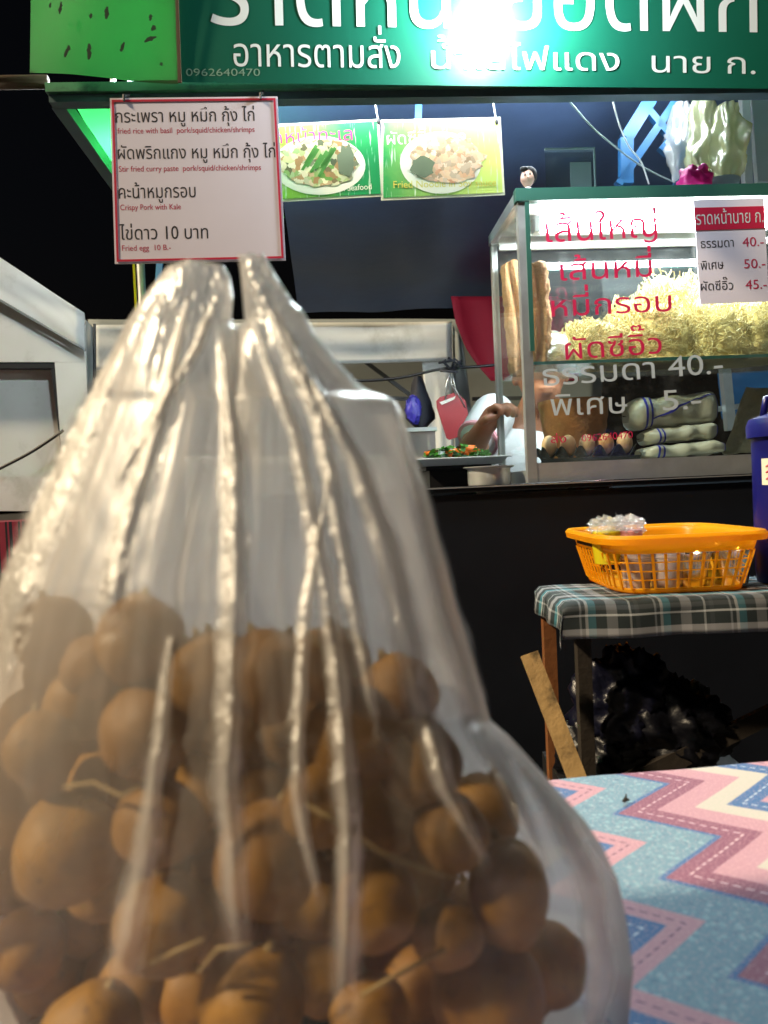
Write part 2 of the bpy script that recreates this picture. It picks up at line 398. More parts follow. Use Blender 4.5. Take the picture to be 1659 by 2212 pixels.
def text_on(body, pl, pr, h, mat_, parent, normal, off=0.0, lift=.0003, name='lettering', cap=False, shift=(0, 0)):
    """body written from place pl to place pr along its baseline, h = height of the letters in metres"""
    vs, fs = lay(body, off); v0, _ = lay(body, 0.0)
    x0, x1 = v0[:, 0].min(), v0[:, 0].max()
    d = pr - pl; L = np.linalg.norm(d); d = d / L; n = np.array(normal, float); n /= np.linalg.norm(n)
    u = np.cross(n, d); u /= np.linalg.norm(u)
    if u[2] < 0: u = -u
    sx = L / (x1 - x0); sy = h / (.686 if cap else .558)
    g = G(); g.add([pl + d * ((x - x0) * sx + shift[0]) + u * (y * sy + shift[1]) + n * (lift + q * sy) for x, y, q in vs], fs)
    return g.build(name, mat_, parent)
NF = -D_    # towards the customers

# ------------------------------------------------------------------ ground
g = G().wbox(-60, 60, -20, 150, -.2, 0); o = g.build('ground', M['asphalt'], base=(0, 0, 0)); o['kind'] = 'structure'

# ------------------------------------------------------------------ stall frame, roof, rails
s0, _, zr = ad(104, 190, 0)
s1 = s0 + 2.6
stall = thing('market_stall', 'metal framed market stall shelter with dark tarpaulin roof and blue-grey rails', 'market stall', sw(s0, 0, 0))
zb0 = ad(830, 205, 0)[2]; zb1 = ad(830, 180, 0)[2]
G().box(s0, s1, -.02, .015, zb0 + .006, zb1).build('front_beam', M['greenalu'], stall)
G().box(s0 + .004, s1, -.012, .02, zb0 - .012, zb0 + .004).build('beam_lip', M['railpaint'], stall)
g = G(); g.box(s0, s0 + .03, .016, 1.95, zb0 - .012, zb0 + .02); g.build('side_rail', M['railpaint'], stall)
# dark sheet: gently sagging roof
P = []
for i in range(25):
    d = .02 + 1.95 * i / 24; row = []
    for j in range(41):
        s = s0 + .44 + (s1 - s0 - .44) * j / 40
        z = zb0 + .3 - .288 * i / 24 - .03 * math.sin(math.pi * (j % 10) / 10) * math.sin(math.pi * i / 24) + .012 * mnoise.noise(Vector((s * 4, d * 3, 1)))
        if i > 20: z -= (i - 20) ** 2 * .002
        row.append(sw(s, d, z))
    P.append(row)
G().grid(P).build('roof_tarp', M['tarp'], stall, smooth=True)
P = [[sw(s0 + .03 + .42 * j / 8, .02 + .8 * i / 12, zb0 + .022 + .01 * mnoise.noise(Vector((j * .5, i * .5, 3)))) for j in range(9)] for i in range(13)]
G().grid(P).build('roof_edge_sheet', M['greenroof'], stall, smooth=True)
sp, dp, _ = ad(307, 640, .83)
G().tube([sw(sp, .83, 0), sw(sp, .83, zb0)], .0125, 14).build('post', M['alu'], stall, smooth=True)
G().box(sp - .018, sp - .0115, .80, .806, 0.2, zb0 - .01).build('post_strip', M['yellow'], stall)
G().bar(sw(sp + .03, .86, 1.55), sw(sp + .06, .9, 1.9), .03, .004).build('blue_strap', M['bluecloth'], stall)
# blue painted truss, right side
A = lambda px, py, d: at_d(px, py, d)
g = G(); d = .36
for a, b, wd in (((1335, 400), (1478, 190), .02), ((1352, 398), (1352, 300), .036), ((1400, 240), (1475, 330), .018), ((1475, 330), (1462, 400), .016), ((1430, 330), (1530, 200), .03), ((1352, 300), (1420, 190), .035)):
    g.bar(A(*a, d), A(*b, d), wd, .02, D_)
g.build('truss', M['blue'], stall)
G().bar(A(905, 205, .35), A(903, 262, .35), .018, .014, D_).build('blue_strut', M['blue'], stall)
G().bar(A(1607, 200, .32), A(1614, 400, .32), .022, .02, D_).build('post', M['white'], stall)
g = G(); g.slab([A(1622, 195, .34), A(1760, 195, .34), A(1760, 392, .34), A(1638, 392, .34)], D_, .02); tag(g.build('white_board', M['white']), 'plain white board standing at the far right above the glass case', 'board')
# pole off to the left
g = G().tube([at_d(-250, 182, .0), at_d(104, 177, .0)], .014, 12); tag(g.build('awning_pole', M['poletan'], smooth=True), 'dull brown pole reaching out left of the green awning', 'pole')

# ------------------------------------------------------------------ banner
BD = -.03
bl, br = ad(384, 178, BD), ad(1659, 192, BD)
ban = thing('shop_banner', 'dark green shop banner with big white Thai lettering under a glaring bulb', 'banner', A(900, 190, BD))
zt = ad(830, -420, BD)[2]
P = []
for i in range(13):
    row = []
    for j in range(61):
        s = bl[0] + (s1 - bl[0]) * j / 60; zbt = bl[2] + (br[2] - bl[2]) * (s - bl[0]) / (br[0] - bl[0])
        row.append(sw(s, BD + .0008 * math.sin(s * 5 + i * .3), zbt + (zt - zbt) * i / 12))
    P.append(row)
G().grid(P).build('sheet', M['banner'], ban, smooth=True)
pxm = 1.72 / F
def bt(body, x0, y0, x1, y1, h, m=M['letter'], off=.012, **k): return text_on(body, A(x0, y0, BD - .0009), A(x1, y1, BD - .0009), h * pxm, m, ban, NF, off=off, **k)
bt('ราดหน้ายอดผัก', 455, 53, 1636, 70, 125, off=.02)
bt('อาหารตามสั่ง', 505, 143, 865, 147, 47)
bt('น้ำใสไฟแดง', 932, 148, 1338, 153, 38, off=.008)
bt('นาย ก.', 1408, 156, 1632, 160, 36, off=.006)
bt('0962640470', 402, 164, 562, 164, 15, M['letter_faint'], off=.01, cap=True)
# left flap
fl = thing('awning_flap', 'bright green cloth flap with dark tear marks left of the banner', 'awning', A(220, 170, BD))
c4 = [A(64, -300, BD - .02), A(368, -300, BD - .035), A(384, 180, BD - .012), A(64, 157, BD - .02)]
P = [[(c4[0] * (1 - u) + c4[1] * u) * (1 - v) + (c4[3] * (1 - u) + c4[2] * u) * v + D_ * .006 * math.sin(u * 6 + v * 3) for u in np.linspace(0, 1, 21)] for v in np.linspace(0, 1, 21)]
G().grid(P).build('cloth', M['flap'], fl, smooth=True)
for x0, y0, x1, y1, wd in ((200, 6, 194, 46, 7), (297, 44, 294, 60, 6), (350, 22, 347, 62, 9), (492, 46, 490, 68, 6), (505, 84, 495, 100, 8), (510, 120, 470, 136, 8), (225, 148, 212, 186, 8), (291, 142, 288, 194, 9), (405, 138, 395, 168, 9), (528, 204, 524, 214, 7), (165, 10, 163, 25, 4)):
    k = .663; g = G(); dd = BD - .034
    a, b = A(x0 * k, y0 * k, dd), A(x1 * k, y1 * k, dd)
    t = (b - a); q = np.cross(t, D_); q /= np.linalg.norm(q); n_ = 7
    side = lambda sg: [a + t * i / n_ + q * (sg * wd * .5 * pxm * (1 + .5 * random.uniform(-1, 1)) * math.sin(math.pi * (i + .6) / (n_ + 1.2)) ** .6) for i in range(n_ + 1)]
    g.slab(side(1) + side(-1)[::-1], NF, .0006); g.build('tear_mark', M['stain'], fl)
g = G(); g.slab([A(372, -200, BD - .03), A(378, -200, BD - .03), A(392, 178, BD - .012), A(384, 178, BD - .012)], D_, .003); g.build('seam', M['poletan'], fl)

# LED bulb in front of the banner
bp = A(1078, -40, -.12)
lb = thing('led_bulb', 'glaring white bulb hanging in front of the green banner', 'lamp', bp)
G().ell(bp, .042, .042, .044, 24, 16).build('bulb', M['led'], lb, smooth=True)
G().lathe(bp + V(0, 0, .045), [(.026, 0), (.03, .02), (.026, .06), (.014, .07)], 18).build('socket', M['white'], lb, smooth=True)
G().tube([bp + V(0, 0, .113), bp + V(.004, 0, .2), bp + V(.0, .03, .5)], .004, 6).build('cord', M['black'], lb)

# inner lights behind the beam; the long unseen tube is added to brighten the tarp
tl0, tl1 = ad(320, 208, .25)[0], ad(1500, 208, .25)[0]
tp_ = thing('added_tube_lamp', 'long white tube lamp added out of sight behind the awning beam', 'lamp', sw((tl0 + tl1) / 2, .25, zb0 + .14))
G().tube([sw(tl0, .25, zb0 + .14), sw(tl1, .25, zb0 + .14)], .010, 12).build('tube', M['tube2'], tp_, smooth=True)
G().box(tl0 - .01, tl1 + .01, .246, .254, zb0 + .152, zb0 + .158).build('fixture', M['white'], tp_)
for x, lab in ((246, 'left of two small lit lamps peeping over the menu board'), (284, 'right of two small lit lamps peeping over the menu board')):
    c = at_d(x, 208, .3); t = thing('small_lamp', lab, 'lamp', c, 'small lamps over the menu board')
    G().ell(c, .012, .012, .016, 14, 10).build('bulb', M['small'], t, smooth=True)
    G().tube([c + V(0, 0, .014), c + V(0, 0, .06)], .007, 10).build('socket', M['white'], t, smooth=True)

# ------------------------------------------------------------------ menu board
MD = -.05
mn = thing('menu_sign', 'white menu board with thin red border tied under the awning beam', 'menu sign', A(430, 565, MD))
mc = [A(237, 212, MD), A(599, 208, MD), A(617, 562, MD), A(248, 570, MD)]
G().slab(mc, D_, .004).build('board', M['menu'], mn)
def inset(c, k):
    cen = sum(c) / 4; out = []
    for i in range(4):
        a = c[(i + 1) % 4] - c[i]; b = c[i - 1] - c[i]; out.append(c[i] + a / np.linalg.norm(a) * k + b / np.linalg.norm(b) * k)
    return out
def border(c, k, wd, m, parent, name='border'):
    a, b = inset(c, k), inset(c, k + wd); g = G()
    for i in range(4):
        j = (i + 1) % 4; g.slab([p + NF * .0008 for p in (a[i], a[j], b[j], b[i])], NF, .0004)
    return g.build(name, m, parent)
border(mc, .004, .0045, M['menured'], mn)
pm = 1.70 / F
def mt(body, x0, y0, x1, y1, h, m, cap=False, off=0.0): text_on(body, A(x0, y0, MD), A(x1, y1, MD), h * pm, m, mn, NF, off=off, lift=.0002, cap=cap)
mt('กระเพรา หมู หมึก กุ้ง ไก่', 250, 265, 550, 261, 21, M['ink'], off=.004)
mt('fried rice with basil  pork/squid/chicken/shrimps', 254, 289, 550, 285, 11.5, M['inkred'], True)
mt('ผัดพริกแกง หมู หมึก กุ้ง ไก่', 255, 344, 595, 340, 21, M['ink'], off=.004)
mt('Stir fried curry paste  pork/squid/chicken/shrimps', 257, 371, 564, 367, 11.5, M['inkred'], True)
mt('คะน้าหมูกรอบ', 257, 429, 423, 426, 22, M['ink'], off=.004)
mt('Crispy Pork with Kale', 260, 454, 391, 452, 11.5, M['inkred'], True)
mt('ไข่ดาว 10 บาท', 259, 518, 450, 515, 22, M['ink'], off=.004)
mt('Fried egg  10 B.-', 264, 542, 369, 540, 11.5, M['inkred'], True)
for x, y in ((268, 218), (563, 214)):
    a = A(x, y, MD - .003); G().tube([a, a + V(0, .0, .012), a + V(.001, .03, .026), a + V(.0, .05, .045)], .0028, 6).build('tie', M['black'], mn)
    # the knot
# ------------------------------------------------------------------ posters
def blotch(name, cols, sc):
    m, n, p, out = newmat(name); co = _objco(n)
    v = n.nodes.new('ShaderNodeTexVoronoi'); v.inputs['Scale'].default_value = sc
    nz = _noise(n, sc * .6, 4, .6, co); vm = n.nodes.new('ShaderNodeVectorMath'); vm.operation = 'MULTIPLY_ADD'; n.links.new(nz.outputs[1], vm.inputs[0]); vm.inputs[1].default_value = (.03, .03, .03); n.links.new(co, vm.inputs[2]); n.links.new(vm.outputs[0], v.inputs['Vector'])
    r = n.nodes.new('ShaderNodeValToRGB'); r.color_ramp.interpolation = 'LINEAR'
    sx = n.nodes.new('ShaderNodeSeparateColor'); n.links.new(v.outputs['Color'], sx.inputs[0]); n.links.new(sx.outputs[0], r.inputs[0])
    e = r.color_ramp.elements
    e[0].color = lin(cols[0]); e[1].color = lin(cols[-1])
    for i, c in enumerate(cols[1:-1]): q = e.new((i + 1) / (len(cols) - 1)); q.color = lin(c)
    n.links.new(r.outputs[0], p.inputs['Base Color']); p.inputs['Roughness'].default_value = .45
    return m
def postermat(name, a, b, cx):
    m, n, p, out = newmat(name); co = n.nodes.new('ShaderNodeTexCoord').outputs['Object']
    sx = n.nodes.new('ShaderNodeSeparateXYZ'); n.links.new(co, sx.inputs[0])
    nz = _noise(n, 14, 4, .6, co)
    q = _math(n, 'ADD', sx.outputs[0], _math(n, 'MULTIPLY', nz.outputs[0], .12))
    r = n.nodes.new('ShaderNodeMapRange'); n.links.new(q, r.inputs[0]); r.inputs[1].default_value = cx[0]; r.inputs[2].default_value = cx[1]
    c = _mixc(n, r.outputs[0], lin(a), lin(b))
    w_ = n.nodes.new('ShaderNodeTexNoise'); w_.inputs['Scale'].default_value = 1; mp = n.nodes.new('ShaderNodeMapping'); mp.inputs['Scale'].default_value = (130, 10, 14); n.links.new(co, mp.inputs[0]); n.links.new(mp.outputs[0], w_.inputs[0]); w_.inputs['Detail'].default_value = 5
    r2 = n.nodes.new('ShaderNodeMapRange'); n.links.new(w_.outputs[0], r2.inputs[0]); r2.inputs[1].default_value = .6; r2.inputs[2].default_value = .72
    c = _mixc(n, r2.outputs[0], c, lin((214, 226, 200)))
    n.links.new(c, p.inputs['Base Color']); p.inputs['Roughness'].default_value = .4; return m
M['food1'] = blotch('food_print_seafood', ((206, 190, 140), (92, 140, 50), (218, 206, 170), (170, 120, 70), (70, 80, 50), (226, 214, 170)), 70)
M['food2'] = blotch('food_print_noodles', ((214, 160, 120), (226, 190, 150), (150, 120, 90), (230, 200, 170), (196, 130, 90)), 80)
M['food_g'] = mat('print_green', (70, 130, 44), .45, var=.4, sc=60)
M['food_r'] = mat('print_red', (200, 50, 40), .45)
M['food_d'] = mat('print_dark', (104, 112, 84), .45, var=.3)
M['cream'] = mat('print_cream', (228, 222, 196), .45, var=.08)
M['pinkink'] = mat('print_pink', (208, 48, 120), .45, var=.2, sc=60)
M['lemon'] = mat('print_lemon', (222, 206, 84), .45, var=.15)
M['olive'] = mat('print_olive', (96, 110, 50), .5, var=.2)
PD = .3
pq = (1.75 + PD) / F
def disc(cx, cy, rx, ry, d, lift, n=40, jit=0):
    c = A(cx, cy, d) + NF * lift; r = random.Random(int(cx)); return [c + S_ * (rx * pq * math.cos(t) * (1 + jit * r.uniform(-1, 1))) + Z_ * (ry * pq * math.sin(t) * (1 + jit * r.uniform(-1, 1))) for t in np.linspace(0, 2 * math.pi, n, endpoint=False)]
def poster(name, label, c, bgmat):
    t = thing(name, label, 'poster', (c[2] + c[3]) / 2, 'food photo posters')
    G().slab(c, D_, .003).build('sheet', M['cream'], t)
    ci = inset(c, .006); G().slab([p + NF * .0006 for p in ci], NF, .0003).build('picture', bgmat, t)
    return t
c1 = [A(520, 272, PD), A(819, 257, PD), A(828, 424, PD), A(530, 440, PD)]
c2 = [A(823, 259, PD), A(1081, 253, PD), A(1091, 421, PD), A(823, 433, PD)]
p1 = poster('food_poster', 'green poster of a seafood noodle plate, partly behind the menu board', c1, postermat('poster_green_a', (150, 190, 50), (14, 132, 66), (-.06, .16)))
p2 = poster('food_poster', 'green and lemon poster of fried noodles beside the glass case', c2, postermat('poster_green_b', (18, 140, 66), (208, 222, 110), (-.1, .16)))
def pt(par, body, x0, y0, x1, y1, h, m, lift, off=0, cap=False): text_on(body, A(x0, y0, PD), A(x1, y1, PD), h * pq, m, par, NF, off=off, lift=lift, cap=cap)
G().slab(disc(690, 358, 98, 62, PD, .0014), NF, .0003).build('plate', M['cream'], p1)
G().slab(disc(690, 352, 84, 52, PD, .0022, 40, .1), NF, .0003).build('food', M['food1'], p1)
g = G()
for i in range(9):
    x = 668 + i * 6 + random.uniform(-4, 4); y = 345 + random.uniform(-15, 15)
    g.slab([A(x - 16, y + 22, PD) + NF * .003, A(x - 10, y + 24, PD) + NF * .003, A(x + 14, y - 14, PD) + NF * .003, A(x + 8, y - 18, PD) + NF * .003], NF, .0003)
g.build('greens', M['food_g'], p1)
g = G(); g.slab(disc(748, 348, 20, 34, PD, .003, 16, .25), NF, .0002); g.build('mussel', M['food_d'], p1)
g = G()
for i in range(3): g.slab([A(744, 350 + i * 9, PD) + NF * .0013, A(742, 356 + i * 9, PD) + NF * .0013, A(776, 362 + i * 9 - 8, PD) + NF * .0013, A(778, 356 + i * 9 - 8, PD) + NF * .0013], NF, .0002)
g.slab(disc(704, 378, 18, 15, PD, .0013, 20, .1), NF, .0002); g.build('squid', M['cream'], p1)
pt(p1, 'ราดหน้าทะเล', 548, 314, 762, 303, 22, M['cream'], .0016, .045)
pt(p1, 'ราดหน้าทะเล', 548, 314, 762, 303, 22, M['pinkink'], .0020, .008)
pt(p1, 'with Seafood', 716, 415, 803, 409, 12, M['cream'], .0016, .01, True)
G().slab(disc(952, 352, 88, 66, PD, .0014), NF, .0003).build('plate', M['cream'], p2)
G().slab(disc(968, 346, 76, 50, PD, .0022, 40, .14), NF, .0003).build('food', M['food2'], p2)
g = G(); g.slab(disc(913, 362, 26, 22, PD, .003, 18, .2), NF, .0002); g.build('greens', M['food_d'], p2)
g = G(); g.slab(disc(925, 388, 8, 11, PD, .0013, 12, .1), NF, .0002); g.build('chilli', M['food_r'], p2)
pt(p2, 'ผัดซีอิ๊วทะเล', 836, 313, 1006, 308, 20, M['olive'], .0016, .03)
pt(p2, 'ผัดซีอิ๊วทะเล', 836, 313, 1006, 308, 20, M['cream'], .0020, .004)
pt(p2, 'Fried Noodle in Soy sauce', 850, 407, 1072, 402, 15, M['olive'], .0016, .03, True)
pt(p2, 'Fried Noodle in Soy sauce', 850, 407, 1072, 402, 15, M['lemon'], .0020, .004, True)
for par, x, y in ((p1, 818, 262), (p2, 1073, 263)):
    a = A(x, y, PD - .002); G().tube([a, a + V(-.004, 0, .02), a + V(-.012, .0, .1)], .002, 6).build('string', M['white'], par)
    G().ell(a, .005, .004, .008, 8, 6).build('clip', M['black'], par)

# ------------------------------------------------------------------ counter
CD = 0.0
zc = ad(1250, 1040, CD)[2]; cl = ad(560, 1060, CD)[0]
ct = thing('stall_counter', 'black fronted serving counter below the glass case', 'counter', sw(cl + .9, .3, 0))
G().box(cl, s1, 0, .012, .02, zc - .018).build('front_panel', M['counter'], ct)
G().box(cl - .01, s1, -.006, .62, zc - .014, zc).build('top', M['counter'], ct)
G().box(cl - .01, s1, -.0085, -.0065, zc - .0035, zc - .001).build('edge_reflection', M['alu'], ct)  # pale strip stands in for light reflected along the counter edge
G().box(cl, cl + .012, .02, .6, .02, zc - .018).build('side_panel', M['counter'], ct)

# ------------------------------------------------------------------ glass case
KD = .03
kx0, _, kz1 = ad(1108, 408, KD); kx0b, _, kz0 = ad(1150, 1042, KD); kz0 = zc + .001
kx0 = (kx0 + kx0b) / 2; kx1 = kx0 + .86; kd1 = KD + .32
case = thing('glass_case', 'aluminium and glass food display case with red and white lettering', 'display case', sw((kx0 + kx1) / 2, KD, kz0))
pw = .022
zs = ad(1250, 776, KD)[2]
def kb(name, m, *a): return G().box(*a).build(name, m, case)
kb('front_post', M['alu'], kx0, kx0 + pw, KD, KD + pw, kz0, kz1 - .03)
kb('front_post', M['alu'], kx1 - pw, kx1, KD, KD + pw, kz0, kz1 - .03)
kb('back_post', M['alu'], kx0, kx0 + pw * .7, kd1 - pw, kd1, kz0, kz1 - .03)
kb('back_post', M['alu'], kx1 - pw, kx1, kd1 - pw, kd1, kz0, kz1 - .03)
kb('bottom_sill', M['alu'], kx0 + pw, kx1 - pw, KD + .001, KD + .02, kz0, kz0 + .045)
kb('side_sill', M['alu'], kx0 + .002, kx0 + .016, KD + pw, kd1 - pw, kz0, kz0 + .03)
kb('base_panel', M['alu'], kx0 + pw, kx1 - pw, KD + .021, kd1, kz0 + .002, kz0 + .012)
kb('top_rail', M['casegreen'], kx0 - .004, kx1, KD - .004, KD + .02, kz1 - .028, kz1)
kb('side_top_rail', M['alu'], kx0 - .003, kx0 + .016, KD + .021, kd1, kz1 - .03, kz1 - .004)
kb('back_top_rail', M['alu'], kx0 + .017, kx1, kd1 - .02, kd1, kz1 - .03, kz1 - .004)
kb('corner_reflection', M['casegreen'], kx0 + pw - .006, kx0 + pw + .004, KD - .003, KD - .0005, kz0 + .3, kz1 - .029)  # green reflection on the upper post, made as a coloured strip
kb('roof_panel', M['white'], kx0 + .018, kx1, KD + .021, kd1 - .021, kz1 - .012, kz1 - .004)
kb('front_pane', M['glass'], kx0 + pw, kx1 - pw, KD + .006, KD + .009, kz0 + .046, kz1 - .029)
kb('side_pane', M['glass'], kx0 + .006, kx0 + .009, KD + pw, kd1 - pw, kz0 + .031, kz1 - .031)
kb('back_pane', M['glass'], kx0 + pw, kx1 - pw, kd1 - .012, kd1 - .009, zs, kz1 - .031)
kb('shelf', M['glass'], kx0 + .018, kx1 - pw, KD + .025, kd1 - .022, zs - .005, zs)
kb('shelf_edge', M['casegreen'], kx0 + .02, kx1 - pw, KD + .0215, KD + .0245, zs - .006, zs + .001)
# light fixture inside
lf = ad(1160, 515, .2)
ft = thing('case_tube_lamp', 'bright white tube lamp fixed under the roof of the glass case', 'lamp', sw(kx0 + .4, .2, kz1 - .07))
zl = kz1 - .03
G().box(kx0 + .05, kx1 - .06, .20, .235, zl - .012, zl + .017).build('fixture', M['white'], ft)
G().tube([sw(kx0 + .09, .175, zl - .012), sw(kx1 - .1, .175, zl - .012)], .011, 14).build('tube', M['tube'], ft, smooth=True)
for s in (kx0 + .075, kx1 - .1): G().box(s, s + .014, .165, .199, zl - .022, zl + .016).build('end_cap', M['white'], ft)
kb('light_rail', M['white'], kx0 + .018, kx1 - .03, kd1 - .035, kd1 - .022, kz1 - .05, kz1 - .034)
pk = 1.79 / F
M['vinylred'] = mat('vinyl_red', (214, 32, 84), .45, var=.08); M['vinylwhite'] = mat('vinyl_white', (196, 206, 212), .5, var=.1, sc=40)
def kt(body, x0, y0, x1, y1, h, m, off=.008, cap=False): text_on(body, A(x0, y0, KD + .006), A(x1, y1, KD + .006), h * pk, m, case, NF, off=off, lift=.0008, cap=cap)
kt('เส้นใหญ่', 1180, 524, 1420, 511, 42, M['vinylred'])
kt('เส้นหมี่', 1211, 606, 1409, 597, 36, M['vinylred'], .014)
kt('หมี่กรอบ', 1192, 684, 1451, 672, 35, M['vinylred'], .014)
kt('ผัดซีอิ๊ว', 1222, 777, 1430, 763, 35, M['vinylred'], .016)
kt('ธรรมดา 40.-', 1174, 834, 1562, 806, 36, M['vinylwhite'])
kt('พิเศษ', 1190, 898, 1355, 892, 36, M['vinylwhite'])
kt('5.-', 1432, 887, 1515, 882, 44, M['vinylwhite'], 0, True)
kt('ส่ง', 1190, 957, 1223, 956, 14, M['vinylred'], .0)
kt('0962640470', 1257, 954, 1367, 946, 15, M['vinylred'], 0, True)
# price sign on the glass
QD = KD - .004
ps = thing('price_sign', 'small white price list with a red heading stuck on the glass case', 'price sign', A(1587, 655, QD))
qc = [A(1498, 432, QD), A(1650, 428, QD), A(1661, 651, QD), A(1513, 657, QD)]
G().slab(qc, D_, .002).build('board', M['menu'], ps)
G().slab([A(1499, 449, QD - .0006), A(1651, 445, QD - .0006), A(1653, 493, QD - .0006), A(1503, 498, QD - .0006)], NF, .0003).build('heading_band', M['menured'], ps)
def qt(body, x0, y0, x1, y1, h, m, off=.0, cap=False): text_on(body, A(x0, y0, QD), A(x1, y1, QD), h * pk, m, ps, NF, off=off, lift=.0012 if off == .01 else .0003, cap=cap)
qt('ราดหน้านาย ก.', 1504, 486, 1649, 480, 22, M['letter'], .01)
for a, b, y in (('ธรรมดา', '40.-', 536), ('พิเศษ', '50.-', 583), ('ผัดซีอิ๊ว', '45.-', 628)):
    e = {536: 1585, 583: 1563, 628: 1584}[y]
    qt(a, 1514, y, e, y - 3, 15, M['ink'], .006); qt(b, 1604 + (y - 536) * .07, y - 3, 1650 + (y - 536) * .07, y - 5, 20, M['inkred'], .004, True)

# ------------------------------------------------------------------ food in the case
def strands(c, rx, ry, rz, n, r, seed, g):
    rr = random.Random(seed)
    for k in range(n):
        th = rr.uniform(0, 2 * math.pi); ph = rr.uniform(-.2, 1.0); q = rr.uniform(.82, 1.05)
        pts = []; dth = rr.choice((-1, 1)) * rr.uniform(.1, .25); dph = rr.uniform(-.06, .06); f1 = rr.uniform(3, 7); pp = rr.uniform(0, 6)
        for i in range(15):
            t = th + dth * i * .5 + .10 * math.sin(f1 * i * .2 + pp); p = ph + dph * i * .4 + .06 * math.sin(f1 * i * .22 + pp * 2)
            p = min(1.05, max(-.3, p)); qq = q + .06 * math.sin(i * 1.3 + pp)
            pts.append(c + S_ * (rx * qq * math.cos(t) * math.cos(p)) + D_ * (ry * qq * math.sin(t) * math.cos(p)) + Z_ * max(.002, rz * qq * 1.12 * math.sin(p)))
        g.tube(pts, r, 4, False)
NB = [  # px, py of the top, half width px, depth, label
    (1190, 722, 50, .16, 'clear wrapped noodle nest at the left end of the shelf'),
    (1262, 690, 62, .20, 'noodle nest beside the left end nest, under the red lettering'),
    (1300, 694, 70, .13, 'low noodle nest at the front under the lowest red line'),
    (1372, 640, 78, .22, 'noodle nest halfway up the left slope of the heap'),
    (1440, 588, 90, .20, 'topmost pale noodle nest left of the price list'),
    (1420, 652, 85, .12, 'front noodle nest in the middle of the heap'),
    (1530, 640, 90, .12, 'front noodle nest under the price list'),
    (1560, 600, 110, .22, 'noodle nest behind the price list'),
    (1650, 640, 90, .13, 'rightmost noodle nest at the front of the heap')]
for i, (x, y, hw, d, lab) in enumerate(NB):
    top = A(x, y, d); hw_m = hw * (1.75 + d) / F; h = max(.05, top[2] - zs - .002)
    c = top.copy(); c[2] = zs + .001
    t = thing('noodle_nest', lab, 'noodles', c, 'noodle nests heaped on the case shelf')
    g = G(); g.ell(c, hw_m * .96, .057, h * .96, 24, 16, lambda p: 1 + .12 * mnoise.noise(Vector((p[0] * 3 + i, p[1] * 3, p[2] * 3)))); g.v = [(a, b, max(zs + .0012, z)) for a, b, z in g.v]
    g.build('inner_mass', M['noodlecore'], t, smooth=True)
    g = G(); strands(c, hw_m * 1.0, .06, h, 330, .0009, i, g); g.build('strands', M['noodle'], t, smooth=True)
    if i == 0:
        g = G(); g.ell(c, hw_m * 1.08, .07, h * 1.08, 40, 24, lambda p: 1 + .1 * mnoise.noise(Vector((p[0] * 5 + i, p[1] * 5, p[2] * 5))) + .05 * mnoise.noise(Vector((p[0] * 14 + i, p[1] * 14, p[2] * 14)))); g.v = [(a, b, max(zs + .0008, z)) for a, b, z in g.v]
        g.build('wrapper', M['cling'], t, smooth=True)
for j, (x0, x1, y0, y1, d, lab) in enumerate(((1136, 1184, 564, 740, .11, 'creased brown crisp slab standing in the front corner of the case'), (1092, 1130, 562, 738, .29, 'pale crisp slab at the back corner, seen through the side pane'))):
    a0 = A((x0 + x1) / 2, y1, d); a0[2] = zs + .001; hh = A(x1, y0, d)[2] - a0[2]; hw = (x1 - x0) / 2 * (1.75 + d) / F * 1.08
    pr = []
    for i in range(60):
        v = i / 59; e = (1 - abs(2 * v - 1) ** 14) ** .5 * .5 + .5; row = []
        for k in range(32):
            t = 2 * math.pi * k / 32; ca_, st_ = math.cos(t), math.sin(t)
            cr = 1 - 1.1 * math.exp(-((ca_ - .15 * math.sin(v * 4)) / .16) ** 2)
            rr = 1 + .3 * mnoise.noise(Vector((ca_ * 2, v * 6, st_ * 2 + j * 5))) + .2 * mnoise.noise(Vector((ca_ * 8, v * 30, st_ * 8 + j)))
            row.append(a0 + S_ * (hw * e * rr * (abs(ca_) ** .8 * (1 if ca_ > 0 else -1)) + .007 * math.sin(v * 2.6 + j)) + D_ * (.016 * e * rr * cr * st_ + .01 * v) + Z_ * (hh * v * (1 + .02 * ca_)))
        row.append(row[0]); pr.append(row)
    g = G().grid(pr); g.add(pr[0][:-1], [tuple(range(32))]); g.add(pr[-1][:-1], [tuple(range(32))])
    g.v = [(p, q, max(z, zs + .0008)) for p, q, z in g.v]
    tag(g.build('pork_rind', M['rind'], smooth=True, weld=.0002), lab, 'pork rind', 'crisp slabs standing in the case')
# lower shelf: egg tray, eggs, wicker bowl, packets, towel
zf = kz0 + .0125
ea, eb = ad(1168, 985, .075), ad(1372, 975, .075)
tray = thing('egg_tray', 'dark plastic egg tray behind the lower pane of the case', 'egg tray', sw((ea[0] + eb[0]) / 2, .1, zf))
zt_ = ad(1270, 962, .075)[2]; zt_ = max(zt_, zf + .03)
g = G(); P = []
ncol = 5; pitch = (eb[0] - ea[0]) / ncol
for i in range(25):
    row = []
    for j in range(61):
        u = j / 60 * ncol; v = i / 24 * 2
        z = zf + (zt_ - zf) * (.55 + .45 * abs(math.cos(math.pi * u)) ** 1.5 * (.4 + .6 * abs(math.cos(math.pi * v))))
        row.append(sw(ea[0] + u * pitch, .058 + i / 24 * 2 * pitch, z))
    P.append(row)
g.grid(P); g.build('cup_sheet', M['eggtray'], tray, smooth=True)
G().box(ea[0] - .004, eb[0] + .004, .052, .0575, zf, zf + (zt_ - zf) * .6).build('front_wall', M['eggtray'], tray)
